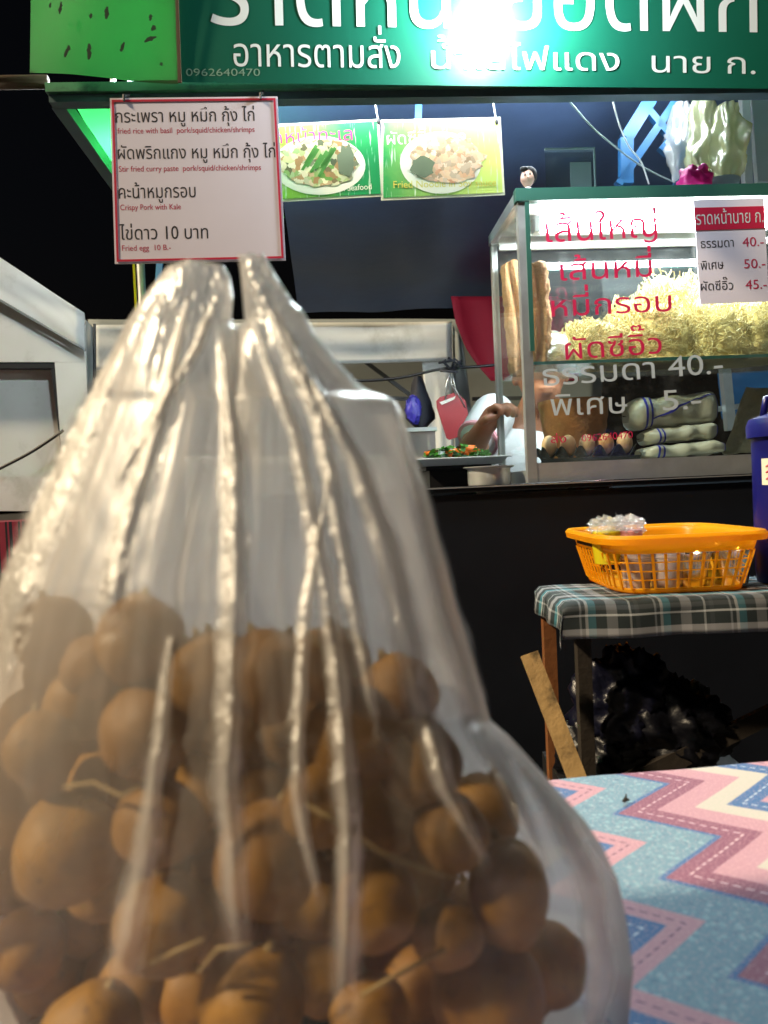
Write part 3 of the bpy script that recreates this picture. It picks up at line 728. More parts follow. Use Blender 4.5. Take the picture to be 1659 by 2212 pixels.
for i in range(5):
    c = sw(ea[0] + (i + .5) * pitch, .058 + pitch * .5, zt_ + .004)
    lab = ['leftmost egg in the dark tray, under the small red writing', 'second egg from the left in the dark tray', 'middle egg of the dark tray', 'pale egg right of the middle one in the dark tray', 'rightmost egg in the dark tray, beside the noodle packets'][i]
    g = G().ell(c, .0185, .0185, .025, 20, 14, lambda p: 1 - .08 * p[2]); tag(g.build('egg', M['egg'] if i % 2 else M['eggpale'], base=c - V(0, 0, .025), smooth=True), lab, 'egg', 'eggs in the dark tray')
wc = sw(ad(1240, 950, .24)[0], .235, zf); wr = 76 * 1.98 / F
zw = ad(1240, 866, .235)[2] - zf
prof = [(wr * .5, 0)]
for i in range(1, 15):
    v = i / 14; prof.append((wr * (.55 + .45 * v ** .6) + (.002 if i % 2 else 0), zw * v)); 
prof += [(wr * .96, zw), (wr * .5, .012), (0.0001, .012)]
tag(G().lathe(wc, prof, 40).build('wicker_bowl', M['wicker'], smooth=True), 'brown coiled wicker bowl behind the eggs in the case', 'bowl')
def packet(x0, x1, y0, y1, d, lab, seed):
    a, b = ad(x0, y1, d), ad(x1, y0, d); cx, hw, hh = (a[0] + b[0]) / 2, (b[0] - a[0]) / 2, (b[2] - a[2]) / 2
    cz = (a[2] + b[2]) / 2; c = sw(cx, d, cz)
    t = thing('noodle_packet', lab, 'noodle packet', c - V(0, 0, hh), 'blue edged noodle packets in the case')
    g = G(); P = []
    def surf(u, v, k=1.0):
        e = 1 - abs(u) ** 10 * .5; cv, sv = math.cos(v), math.sin(v); cv = math.copysign(abs(cv) ** .55, cv); sv = math.copysign(abs(sv) ** .7, sv)
        r = 1 + .16 * mnoise.noise(Vector((u * 3 + seed, math.cos(v), math.sin(v)))) + .05 * math.cos(u * 9)
        return c + S_ * (hw * u) + Z_ * (hh * e * r * k * sv + .006 * u + .004 * mnoise.noise(Vector((u * 4, seed, v)))) + D_ * (.05 * e * r * k * cv)
    P = [[surf(u, v) for v in np.linspace(0, 2 * math.pi, 25)] for u in np.linspace(-1, 1, 33)]
    g.grid(P); g.build('bag', M['packet'], t, smooth=True, weld=.0002)
    for u in (-.74, -.62, .86):
        Q = [[surf(u + e * .025 + .05 * math.sin(v * .5), v, 1.02) for v in np.linspace(math.pi * .55, math.pi * 1.75, 16)] for e in (-1, 1)]
        G().grid(Q).build('blue_edging', M['bluetape'], t, smooth=True)
    if seed == 3:
        Q = [[surf(u, math.pi * (1.12 - .35 * (u + .6) / 1.4) + e * .05, 1.03) for u in np.linspace(-.6, .85, 20)] for e in (-1, 1)]
        G().grid(Q).build('blue_edging', M['bluetape'], t, smooth=True)
packet(1378, 1556, 955, 992, .10, 'lowest noodle packet of the stack, on the case floor', 1)
packet(1384, 1540, 918, 958, .12, 'middle noodle packet of the stack', 2)
packet(1352, 1540, 852, 926, .13, 'large top noodle packet of the stack with blue edging', 3)
# towel
P = []
ta_ = ad(1555, 975, .16); 
for i in range(25):
    v = i / 24; row = []
    for j in range(31):
        u = j / 30
        px = 1560 + u * 150 + (1 - v) * (58 - u * 25); py = 838 + v * 140
        p = A(px, py, .17 - .03 * v + .02 * math.sin(u * 8 + v * 3)); p[2] = max(p[2], zf + .001); row.append(p)
    P.append(row)
G_ = G().grid(P)
o = G_.build('towel', M['towel'], smooth=True); tag(o, 'beige terry towel draped at the right end of the case', 'towel')
md = o.modifiers.new('thickness', 'SOLIDIFY'); md.thickness = .008

# ------------------------------------------------------------------ on top of the case
zk = kz1 + .001
dc = A(1140, 400, .07); dc[2] = zk
dl = thing('figurine', 'small dark haired doll figurine on the left corner of the glass case', 'figurine', dc)
M['dollskin'] = mat('doll_skin', (226, 178, 158), .4, var=.05)
k = 1.83 / F
G().ell(dc + V(0, 0, 34 * k), 15 * k, 15 * k, 20 * k, 20, 14, lambda p: 1 - .08 * (p[2] < -.3)).build('head', M['dollskin'], dl, smooth=True)
g = G().ell(dc + V(4 * k, 5 * k, 42 * k), 18 * k, 16 * k, 20 * k, 20, 14, lambda p: 1 + .1 * mnoise.noise(Vector(p) * 4)); g.ell(dc + V(-8 * k, -7 * k, 52 * k), 9 * k, 7 * k, 6 * k); g.build('hair', M['hair'], dl, smooth=True)
G().lathe(dc, [(11 * k, 0), (15 * k, 4 * k), (13 * k, 9 * k), (6 * k, 15 * k)], 20).build('collar', M['white'], dl, smooth=True)
for e in (-7, 3): G().ell(dc + V(e * k, -13.5 * k, 38 * k), 2.2 * k, 1.5 * k, 3.2 * k, 8, 6).build('eye', M['black'], dl, smooth=True)
G().ell(dc + V(-2 * k, -15.5 * k, 32 * k), 1.6 * k, 1.6 * k, 1.6 * k, 8, 6).build('nose', M['dollskin'], dl, smooth=True)
fa, fb = ad(1180, 398, .15), ad(1285, 322, .15)
fs = thing('acrylic_stand', 'clear acrylic stand holding a pale note on the case roof', 'stand', sw((fa[0] + fb[0]) / 2, .15, zk))
G().box(fa[0], fb[0], .15, .153, zk, fb[2]).build('sheet', M['acrylic'], fs)
g = G(); g.box(fa[0], fb[0], .1485, .1545, fb[2] + .0005, fb[2] + .004); g.box(fb[0] - .003, fb[0], .1485, .1545, zk, fb[2]); g.build('edge', M['greybox'], fs)
na, nb = ad(1233, 398, .147), ad(1276, 350, .147)
G().box(na[0], nb[0], .146, .148, zk, nb[2]).build('note', M['greybox'], fs)
# pink bag and grey tub on the case
pc = A(1500, 392, .12); pc[2] = zk
def crumple(c, rx, ry, rz, seed, amp=.3, nu=36, nv=24, sc=3):
    g = G(); g.ell(c, rx, ry, rz, nu, nv, lambda p: 1 + amp * mnoise.noise(Vector((p[0] * sc + seed, p[1] * sc, p[2] * sc))) + amp * .5 * mnoise.noise(Vector((p[0] * sc * 3 + seed, p[1] * sc * 3, p[2] * sc * 3)))); return g
g = crumple(pc + V(0, 0, .03), .04, .035, .046, 4); g.v = [(a, b, max(zk, z)) for a, b, z in g.v]; tag(g.build('pink_bag', M['pink'], smooth=True), 'shiny pink plastic bag lying on the case roof', 'plastic bag')
tc = A(1556, 392, .16); tc[2] = zk
tag(G().lathe(tc, [(.034, 0), (.044, .05), (.046, .055), (.041, .055), (.03, .006), (.0001, .006)], 28).build('grey_tub', M['greybox'], smooth=40), 'grey green tub standing by the pink bag on the case', 'tub')
# wires
def wire(pts, d, r, m, lab):
    q = [A(x, y, d) for x, y in pts]; q2 = []
    for i in range(len(q) - 1):
        for t in np.linspace(0, 1, 6, endpoint=False):
            p0, p1, p2_, p3 = q[max(i - 1, 0)], q[i], q[i + 1], q[min(i + 2, len(q) - 1)]
            q2.append(.5 * ((2 * p1) + (p2_ - p0) * t + (2 * p0 - 5 * p1 + 4 * p2_ - p3) * t * t + (3 * p1 - p0 - 3 * p2_ + p3) * t ** 3))
    q2.append(q[-1])
    return tag(G().tube(q2, r, 6).build('cable', m, smooth=True), lab, 'cable')
wire([(1205, 195), (1235, 225), (1290, 285), (1380, 355), (1452, 392)], .25, .0022, M['greybox'], 'long pale cable sloping down to the case roof')
wire([(1320, 195), (1325, 225), (1338, 270), (1358, 315), (1385, 350), (1402, 398)], .22, .002, M['white'], 'short white cable dropping behind the case roof')
wire([(735, 822), (800, 822), (870, 815), (950, 798), (1030, 792), (1075, 788)], 1.3, .006, M['black'], 'black line strung across under the white tent valance')
wire([(-60, 1042), (0, 1012), (70, 975), (137, 930)], 1.25, .006, M['black'], 'black cable sagging across the white tent wall on the left')
# hanging bags
for i, (x, y0, y1, hw, d, m, lab) in enumerate(((1470, 225, 392, 26, .34, 'hangbagwhite', 'leftmost pale plastic bag hanging by the blue truss'), (1520, 205, 392, 34, .30, 'hangbag', 'narrow yellowish plastic bag hanging in the middle of three'), (1572, 225, 394, 32, .26, 'hangbag', 'wide yellowish plastic bag hanging beside the white post'))):
    g = G(); P = []; hm = hw * (1.75 + d) / F
    for a in range(26):
        v = a / 25; row = []
        for b in range(33):
            t = 2 * math.pi * b / 32; e = .3 + .75 * math.sin(math.pi * min(.93, v * .8 + .1)) ; e *= 1 + .14 * math.cos(t * 5 + i + v * 4) + .3 * abs(mnoise.noise(Vector((math.cos(t) * 6, math.sin(t) * 6 + i, v * 14)))) + .55 * mnoise.noise(Vector((math.cos(t) * 2, math.sin(t) * 2 + i * 7, v * 4)))
            row.append(A(x, y0 + (y1 - y0) * v, d) + S_ * (hm * (e * math.cos(t) + .35 * mnoise.noise(Vector((v * 3, i * 5, 1))))) + D_ * (.035 * e * math.sin(t)))
        P.append(row)
    tag(g.grid(P).build('hanging_bag', M[m], smooth=True, weld=.0003), lab, 'plastic bag', 'plastic bags hung at the right of the stall')

# ------------------------------------------------------------------ pot, vegetable tray, stove, container
pr0 = 50 * 1.85 / F
ptc = sw(ad(1057, 1045, .1)[0], .1, zc + .001); hp = ad(1057, 1010, .1)[2] - zc
hp = max(hp, .03)
tag(G().lathe(ptc, [(pr0 * .9, 0), (pr0 * .93, .006), (pr0 * .93, hp - .004), (pr0 * 1.12, hp), (pr0 * 1.12, hp + .0015), (pr0 * .9, hp - .002), (pr0 * .9, .004), (.0001, .004)], 48).build('steel_pot', M['steelsoft'], smooth=35), 'small round steel pot on the black counter beside the case', 'pot')
va, vb = ad(905, 1003, .2), ad(1082, 994, .2)
st = thing('gas_stove', 'dark table stove under the steel vegetable tray', 'stove', sw((va[0] + vb[0]) / 2, .3, zc))
zv = va[2] - .004
G().box(va[0] + .03, vb[0] - .03, .24, .5, zc + .001, zv - .012).build('body', M['black'], st)
G().box(va[0] + .02, vb[0] - .02, .22, .5, zv - .0115, zv - .002).build('grate', M['darkframe'], st)
vt = thing('steel_tray', 'shallow steel tray holding chopped vegetables beside the case', 'tray', sw((va[0] + vb[0]) / 2, .35, zv))
g = G(); x0, x1, y0, y1 = va[0], vb[0] + .02, .2, .46
o_ = [(x0, y0, zv + .018), (x1, y0, zv + .018), (x1, y1, zv + .018), (x0, y1, zv + .018)]
i_ = [(x0 + .014, y0 + .014, zv), (x1 - .014, y0 + .014, zv), (x1 - .014, y1 - .014, zv), (x0 + .014, y1 - .014, zv)]
l_ = [(x0 - .008, y0 - .008, zv + .016), (x1 + .008, y0 - .008, zv + .016), (x1 + .008, y1 + .008, zv + .016), (x0 - .008, y1 + .008, zv + .016)]
vs = [sw(*p) for p in l_ + o_ + i_]
g.add(vs, [(i, (i + 1) % 4, 4 + (i + 1) % 4, 4 + i) for i in range(4)] + [(4 + i, 4 + (i + 1) % 4, 8 + (i + 1) % 4, 8 + i) for i in range(4)] + [(8, 9, 10, 11)])
o = g.build('pan', M['steelsoft'], vt); md = o.modifiers.new('thickness', 'SOLIDIFY'); md.thickness = .0015
rr = random.Random(5)
gl, gd, gc = G(), G(), G()
for i in range(170):
    s = rr.uniform(x0 + .03, x1 - .03); d = rr.uniform(y0 + .03, y1 - .05)
    hgt = .035 * (1 - ((s - (x0 + x1) / 2) / ((x1 - x0) / 2)) ** 2) + .005
    c = sw(s, d, zv + .01 + rr.uniform(0, hgt)); a = rr.uniform(0, 6.28); L = rr.uniform(.015, .034); wd = rr.uniform(.005, .012); e = rr.uniform(-.6, .6)
    t = V(math.cos(a), math.sin(a), e) * L; q = np.cross(t, V(rr.uniform(-1, 1), rr.uniform(-1, 1), 1)); q = q / np.linalg.norm(q) * wd
    (gl if rr.random() < .5 else gd).add([c - t * .5, c - t * .15 + q * .8 + V(0, 0, .003), c + t * .3 + q, c + t * .6, c + t * .3 - q, c - t * .15 - q * .8 + V(0, 0, .003)], [(0, 1, 2, 3), (0, 3, 4, 5)])
for i in range(16):
    s = rr.choice((x0 + .07, x1 - .07, (x0 + x1) / 2)) + rr.uniform(-.025, .025); d = rr.uniform(y0 + .02, y1 - .08); c = sw(s, d, zv + .028 + rr.uniform(0, .018)); a = rr.uniform(0, 3)
    t = V(math.cos(a), math.sin(a), rr.uniform(-.3, .3)) * .014; gc.tube([c - t, c, c + t], [.0055, .007, .005], 8)
vg = thing('vegetables', 'heap of chopped greens and carrot on the steel tray', 'vegetables', sw((x0 + x1) / 2, .33, zv + .002))
gl.build('light_greens', M['leaf'], vg); gd.build('dark_greens', M['leafdark'], vg); gc.build('carrot_pieces', M['carrot'], vg, smooth=True)
ca, cb = ad(870, 985, .62), ad(938, 932, .62)
bx = thing('plastic_container', 'clear white lidded food container behind the vegetable tray', 'container', sw((ca[0] + cb[0]) / 2, .7, zc))
g = G(); g.box(ca[0], cb[0], .6, .74, zc + .001, cb[2]); g.build('tub', M['cupclear'], bx)
G().box(ca[0] - .005, cb[0] + .006, .595, .745, cb[2] + .0005, cb[2] + .012).build('lid', M['white'], bx)
# a back work table that carries those
G().box(cl, s1, .64, 1.0, zc - .03, zc - .001).build('back_shelf', M['darkframe'], ct)

# ------------------------------------------------------------------ cook
def capsule(g, a, b, ra, rb, n=14):
    a, b = np.array(a, float), np.array(b, float); g.ell(a, ra, ra, ra, n, 8); g.ell(b, rb, rb, rb, n, 8); g.tube([a, b], [ra, rb], n)
PDp = .62; kp = (1.75 + PDp) / F
hd = at_d(1168, 800, PDp)                     # head centre
ch = hd + V(-.05, .02, -.27)                 # upper chest
cook = thing('person', 'cook in a white shirt with pink sleeve trim working behind the case', 'person', V(ch[0], ch[1], 0))
shl = at_d(1065, 898, PDp - .02); shr = shl + S_ * .26 + V(0, .05, -.05)
elb = at_d(1018, 972, PDp - .12); wri = at_d(1046, 925, PDp - .22); hnd = at_d(1057, 910, PDp - .235)
elr = shr + V(.06, -.06, -.26); wrr = elr + V(-.10, -.2, .05)
b = G()
b.ell(hd, .073, .092, .105, 24, 16); b.ell(hd + V(0, -.02, -.06), .054, .068, .062, 20, 12)       # skull and jaw
b.ell(hd + V(0, -.098, -.022), .015, .017, .022, 10, 8); b.ell(hd + V(0, -.092, .018), .052, .012, .012, 14, 8)
b.ell(hd + V(0, -.083, -.064), .024, .012, .007, 12, 8); b.ell(hd + V(0, -.081, -.076), .02, .012, .008, 12, 8)
for e in (-1, 1): b.ell(hd + V(e * .077, .01, -.012), .012, .02, .032, 10, 8)
capsule(b, hd + V(0, .02, -.08), ch + V(0, .02, .08), .052, .056)
b.ell(ch + V(-.02, 0, -.05), .14, .095, .13, 20, 12); b.ell(ch + V(0, 0, -.27), .145, .10, .2, 20, 12)
b.ell(ch + V(0, 0, -.5), .16, .11, .14, 20, 12)
capsule(b, shl, elb, .052, .041); capsule(b, elb, wri, .040, .028)
capsule(b, shr, elr, .052, .041); capsule(b, elr, wrr, .040, .028)
for sx in (-1, 1):
    hp_ = V(ch[0] + sx * .09, ch[1], .80); capsule(b, hp_, V(hp_[0], hp_[1], .45), .085, .06); capsule(b, V(hp_[0], hp_[1], .45), V(hp_[0], hp_[1] + .01, .09), .058, .04); capsule(b, V(hp_[0], hp_[1], .045), V(hp_[0], hp_[1] - .13, .035), .042, .032)
def hand(b, w, tip, side):
    t = tip - w; t /= np.linalg.norm(t); q = np.cross(t, V(0, 0, 1)); q /= np.linalg.norm(q); dn = np.cross(q, t)
    if dn[2] > 0: dn = -dn
    pal = w + t * .045; capsule(b, w, pal, .027, .03)
    for i in range(4):
        L = (.9, 1.0, .95, .75)[i]; r0 = pal + t * .02 + q * ((i - 1.5) * .019)
        k1 = r0 + (t * .9 + dn * .3) * .03 * L; k2 = k1 + (t * .25 + dn * .95) * .025 * L; k3 = k2 + (-t * .6 + dn * .6) * .018 * L
        capsule(b, r0, k1, .0105, .0098, 10); capsule(b, k1, k2, .0096, .009, 10); capsule(b, k2, k3, .0088, .008, 10)
    th0 = w + t * .02 + q * side * .026; th1 = th0 + (t * .7 + q * side * .35 + dn * .4) * .035; th2 = th1 + (t * .8 - q * side * .5 + dn * .5) * .026
    capsule(b, th0, th1, .0125, .011, 10); capsule(b, th1, th2, .0108, .009, 10)
hand(b, wri, hnd + V(0, 0, 0), 1); hand(b, wrr, wrr + V(-.06, -.06, -.01), -1)
body = b.build('body', M['skin'], cook, smooth=True)
md = body.modifiers.new('skin', 'REMESH'); md.mode = 'VOXEL'; md.voxel_size = .0045; md.use_smooth_shade = True
md = body.modifiers.new('soften', 'SMOOTH'); md.factor = .5; md.iterations = 3
b = G()
b.ell(ch + V(-.02, 0, -.04), .155, .115, .14, 24, 14); b.ell(ch + V(0, 0, -.28), .168, .125, .24, 24, 14); b.ell(ch + V(0, 0, -.45), .172, .13, .16, 24, 14)
for s_, e_ in ((shl, elb), (shr, elr)): capsule(b, s_, s_ + (e_ - s_) * .56, .068, .063)
sh = b.build('shirt', M['shirt'], cook, smooth=True)
md = sh.modifiers.new('skin', 'REMESH'); md.mode = 'VOXEL'; md.voxel_size = .007; md.use_smooth_shade = True
md = sh.modifiers.new('soften', 'SMOOTH'); md.factor = .5; md.iterations = 4
for s_, e_ in ((shl, elb), (shr, elr)):
    t = (e_ - s_); g = G()
    for q in (.655, .70): g.tube([s_ + t * q, s_ + t * (q + .022)], [.0645, .0635], 20, True)
    g.build('sleeve_trim', M['trimpink'], cook, smooth=True)
g = G(); g.ell(hd + V(0, .018, .03), .082, .094, .098, 24, 16, lambda p: 1 + .04 * mnoise.noise(Vector(p) * 6)); g.build('hair', M['hair'], cook, smooth=True)
for e in (-1, 1): G().ell(hd + V(e * .031, -.082, -.002), .011, .008, .006, 10, 8).build('eye', M['black'], cook, smooth=True)

# ------------------------------------------------------------------ white tents behind
tn = thing('white_tent', 'white canvas tent wall with a slanted valance and window at far left', 'tent', at_d(60, 1100, 1.3) * V(1, 1, 0))
d = 1.3
def sheet(par, name, pts, d, m, th=.006, amp=.0, nu=20, nv=20):
    c = [A(*p, d) for p in pts]
    P = [[(c[0] * (1 - u) + c[1] * u) * (1 - v) + (c[3] * (1 - u) + c[2] * u) * v + D_ * amp * (mnoise.noise(Vector((u * 4, v * 3, pts[0][0] * .1))) + .5 * math.sin(u * 9)) for u in np.linspace(0, 1, nu)] for v in np.linspace(0, 1, nv)]
    o = G().grid(P).build(name, m, par, smooth=True); md = o.modifiers.new('thickness', 'SOLIDIFY'); md.thickness = th; md.offset = 0; return o
sheet(tn, 'valance', [(-260, 385), (181, 676), (184, 758), (-260, 500)], d - .04, M['canvas'], .006, .012)
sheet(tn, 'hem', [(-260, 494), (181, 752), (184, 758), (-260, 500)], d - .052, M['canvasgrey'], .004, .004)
g = G()
for pts in ([(-400, 600), (0, 600), (0, 782), (-400, 782)], [(0, 600), (184, 700), (186, 782), (0, 782)], [(118, 782.5), (186, 782.5), (196, 1104), (142, 1104)], [(-400, 1030), (141, 1030), (141.6, 1104), (-400, 1104)]):
    g.slab([A(*p, d) for p in pts], D_, .01)
g.build('wall', M['canvas'], tn)
g = G()
for pts in ([(-300, 783), (117, 783), (121, 795), (-300, 795)], [(110, 796), (121.5, 796), (146, 1010), (136, 1010)]):
    g.slab([A(*p, d + .002) for p in pts], D_, .05)
g.build('window_frame', M['darkframe'], tn)
g = G(); g.slab([A(*p, d + .07) for p in [(-300, 780), (150, 780), (160, 1035), (-300, 1035)]], D_, .006); g.build('window_panel', M['canvas'], tn)
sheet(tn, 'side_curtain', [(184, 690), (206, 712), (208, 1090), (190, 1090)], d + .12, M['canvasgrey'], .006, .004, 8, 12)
G().tube([A(204, 700, d + .1), A(207, 1090, d + .1)], .006, 8).build('pole', M['darkframe'], tn)
t2 = thing('white_tent', 'far white canvas tent with a long straight valance behind the stall', 'tent', at_d(700, 1100, 2.2) * V(1, 1, 0))
d = 2.2
sheet(t2, 'valance', [(200, 702), (976, 694), (977, 779), (200, 800)], d, M['canvas'], .006, .012, 50, 10)
sheet(t2, 'pillar_curtain', [(912, 782), (975, 780), (980, 1120), (938, 1120)], d + .02, M['canvas'], .006, .01, 12, 20)
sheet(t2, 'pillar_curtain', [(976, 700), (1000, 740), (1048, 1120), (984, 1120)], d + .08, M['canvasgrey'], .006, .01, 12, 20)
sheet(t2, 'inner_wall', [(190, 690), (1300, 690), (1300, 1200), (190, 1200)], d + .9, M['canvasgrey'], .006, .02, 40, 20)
g = G()
for a, b_ in (((786, 779), (895, 860)), ((740, 858), (900, 862)), ((897, 850), (902, 975)), ((895, 862), (940, 795)), ((1020, 862), (1140, 860))):
    G().bar(A(*a, d + .3), A(*b_, d + .3), .02, .02, D_).build('frame_bar', M['darkframe'], t2)
sheet(t2, 'low_wall', [(400, 985), (960, 985), (960, 1150), (400, 1150)], d + .35, M['canvas'], .006, .01, 20, 8)
# red umbrella edge
P = []
for i in range(17):
    v = i / 16; row = []
    for j in range(17):
        u = j / 16; x0 = np.interp(v, [0, .3, .6, .8, 1], [975, 985, 1006, 1030, 1062]); row.append(A(x0 + (1250 - x0) * u, 640 + v * 182, 1.7 + .25 * u * (1 - v) + .02 * math.sin(u * 14)))
    P.append(row)
o = G().grid(P).build('red_umbrella', M['red'], smooth=True); md = o.modifiers.new('thickness', 'SOLIDIFY'); md.thickness = .004; tag(o, 'deep red cloth umbrella edge hanging left of the case', 'umbrella')
# cutting board
cbn = thing('cutting_board', 'red plastic cutting board hanging from the black line', 'cutting board', at_d(975, 945, 1.28))
c = [A(945, 862, 1.28), A(985, 846, 1.28), A(1012, 868, 1.28), A(1023, 930, 1.28), A(985, 948, 1.28), A(962, 925, 1.28)]
c = [A(943, 866, 1.28), A(950, 858, 1.28), A(982, 848, 1.28), A(990, 851, 1.28), A(1006, 866, 1.28), A(1018, 930, 1.28), A(1014, 936, 1.28), A(971, 950, 1.28), A(965, 946, 1.28), A(944, 880, 1.28)]
h1, h2, h3, h4 = A(949, 869, 1.28), A(984, 856, 1.28), A(981, 863, 1.28), A(954, 875, 1.28)
g = G(); g.slab(c, D_, .012); g.build('board', M['board'], cbn)
g = G(); g.slab([p + NF * .002 for p in (h1, h2, h3, h4)], NF, .0008); g.build('handle_slot', M['canvas'], cbn)
g = G(); tp0 = A(975, 800, 1.28)
for q in ((962, 864), (985, 854), (1004, 880)): g.tube([tp0, (tp0 + A(*q, 1.28)) / 2 + V(-.01, 0, 0), A(*q, 1.28) + NF * .003], .0025, 6)
g.build('hook', M['alu'], cbn, smooth=True)
g = G()
for k in range(6): g.tube([tp0, tp0 + V(random.uniform(-.05, .05), -.01, random.uniform(-.02, .05)), tp0 + V(random.uniform(-.06, .06), -.01, random.uniform(-.01, .05))], .005, 6)
g.build('string_knot', M['navybag'], cbn, smooth=True)
# hanging dark bag with violet piece
hb = thing('hanging_sack', 'dark cloth sack with violet plastic hanging from the black line', 'bag', A(905, 925, 1.4))
P = []
for i in range(21):
    v = i / 20; row = []
    for j in range(21):
        t = 2 * math.pi * j / 20; cx = 902 + 8 * v; hw = np.interp(v, [0, .15, .5, .8, 1], [8, 14, 26, 32, 8]); row.append(A(cx + hw * math.cos(t) * (1 + .15 * mnoise.noise(Vector((v * 5, t, 0)))), 812 + 116 * v, 1.4 + .06 * math.sin(t)))
    P.append(row)
G().grid(P).build('sack', M['navybag'], hb, smooth=True)
g = crumple(A(893, 885, 1.33), .03, .012, .055, 9, .25); g.build('violet_wrap', M['violet'], hb, smooth=True)
# blue sheet + frame far right, behind the case
sheet(None, 'blue_sheet', [(1550, 806), (1800, 792), (1800, 905), (1560, 905)], 1.6, M['bluecloth'], .004, .02); tag(bpy.data.objects['blue_sheet'], 'bright blue sheet seen through the lower right of the case', 'sheet')
g = G(); g.bar(A(1562, 760, 1.2), A(1578, 930, 1.2), .035, .03, D_); g.bar(A(1380, 905, 1.25), A(1900, 840, 1.25), .02, .02, D_); tag(g.build('metal_frame', M['alu']), 'aluminium upright and crossbar behind the case at right', 'frame')

# ------------------------------------------------------------------ left striped cloth
def stripes(name, cols, axis, scale):
    m, n, p, out = newmat(name); co = _objco(n); sx = n.nodes.new('ShaderNodeSeparateXYZ'); n.links.new(co, sx.inputs[0])
    f = _math(n, 'FRACT', _math(n, 'MULTIPLY', sx.outputs[axis], scale)); r = n.nodes.new('ShaderNodeValToRGB'); r.color_ramp.interpolation = 'CONSTANT'; n.links.new(f, r.inputs[0])
    e = r.color_ramp.elements; e[0].color = lin(cols[0][1]); e[1].position = cols[1][0]; e[1].color = lin(cols[1][1])
    for ps_, c in cols[2:]: q = e.new(ps_); q.color = lin(c)
    n.links.new(r.outputs[0], p.inputs['Base Color']); p.inputs['Roughness'].default_value = .85; return m
M['redstripe'] = stripes('striped_cloth', [(0, (150, 36, 62)), (.45, (20, 18, 30)), (.62, (150, 36, 62)), (.75, (30, 24, 44))], 0, 24)
lt = at_d(-20, 1190, .9)
g = G(); q0, q1 = ad(-400, 1146, .9), ad(70, 1235, .9)
G_ = G(); G_.box(q0[0], q1[0], .9, 1.25, q1[2], q0[2]); tag(G_.build('striped_cloth', M['redstripe']), 'red and black striped cloth over a low stand at far left', 'cloth')
G().box(q0[0] + .02, q1[0] - .02, .92, 1.23, .0, q1[2] - .001).build('stand', M['darkframe']); tag(bpy.data.objects['stand'], 'dark stand under the striped cloth at far left', 'stand')

# ------------------------------------------------------------------ tartan table with the orange basket
ZT = .81
f1, f2 = at_z(1232, 1305, ZT), at_z(1900, 1280, ZT); b1 = at_z(1150, 1272, ZT)
yf, yb = f1[1] - .0, b1[1] + .0; xl_ = f1[0]
xl_ = (f1[0] + b1[0]) / 2; xr_ = xl_ + .95
def tartan():
    m, n, p, out = newmat('tartan_cloth'); co = n.nodes.new('ShaderNodeTexCoord').outputs['UV']
    sx = n.nodes.new('ShaderNodeSeparateXYZ'); n.links.new(co, sx.inputs[0]); cs = []
    for ax in (0, 1):
        f = _math(n, 'FRACT', _math(n, 'MULTIPLY', sx.outputs[ax], 8.5)); r = n.nodes.new('ShaderNodeValToRGB'); r.color_ramp.interpolation = 'CONSTANT'; n.links.new(f, r.inputs[0])
        e = r.color_ramp.elements; e[0].color = lin((22, 34, 36)); e[1].position = .2; e[1].color = lin((150, 156, 164))
        for ps_, c in ((.23, (24, 34, 38)), (.28, (190, 194, 198)), (.32, (60, 130, 148)), (.42, (30, 42, 46)), (.56, (150, 152, 158)), (.7, (28, 40, 44)), (.86, (180, 186, 190)), (.89, (26, 38, 42)), (.94, (60, 66, 72))): q = e.new(ps_); q.color = lin(c)
        cs.append(r.outputs[0])
    c = _mixc(n, .5, cs[0], cs[1]); c = _mixc(n, .35, c, cs[1]); wv = _noise(n, 900, 2); c = _mixc(n, _math(n, 'MULTIPLY', wv.outputs[0], .25), c, lin((30, 34, 36)))
    n.links.new(c, p.inputs['Base Color']); p.inputs['Roughness'].default_value = .8; return m
M['tartan'] = tartan()
tb_ = thing('side_table', 'narrow wooden side table under a checked cloth in front of the counter', 'table', V((xl_ + xr_) / 2, (yf + yb) / 2, 0))
G().wbox(xl_ + .004, xr_, yf + .004, yb, ZT - .03, ZT - .004).build('table_top', M['wooddark'], tb_)
for x, y, m in ((xl_ + .012, yb - .02, 'woodred'), (xl_ + .035, yf + .03, 'wooddark'), (xr_ - .03, yf + .03, 'wooddark'), (xr_ - .03, yb - .02, 'wooddark')):
    G().wbox(x - .011, x + .011, y - .011, y + .011, 0, ZT - .031).build('leg', M[m], tb_)
pa, pb_ = at_y(1143, 1412, yf - .02), at_y(1250, 1690, yf - .08)
pb2 = pa + (pb_ - pa) * 2.6
sc_ = (pa[2] - .02) / (pa[2] - pb_[2]); pb2 = pa + (pb_ - pa) * sc_
g = G().bar(pa, pb2, .026, .018, (0, -1, .2)); o = g.build('wooden_batten', M['wood']); tag(o, 'weathered wooden batten leaning against the checked table', 'batten')
pa, pb_ = at_y(1720, 1515, yf + .1), at_y(1380, 1680, yf + .02); pb2 = pa + (pb_ - pa) * 1.7
G().bar(pa, pb2, .028, .02, (0, -1, .2)).build('brace', M['wooddark'], tb_)
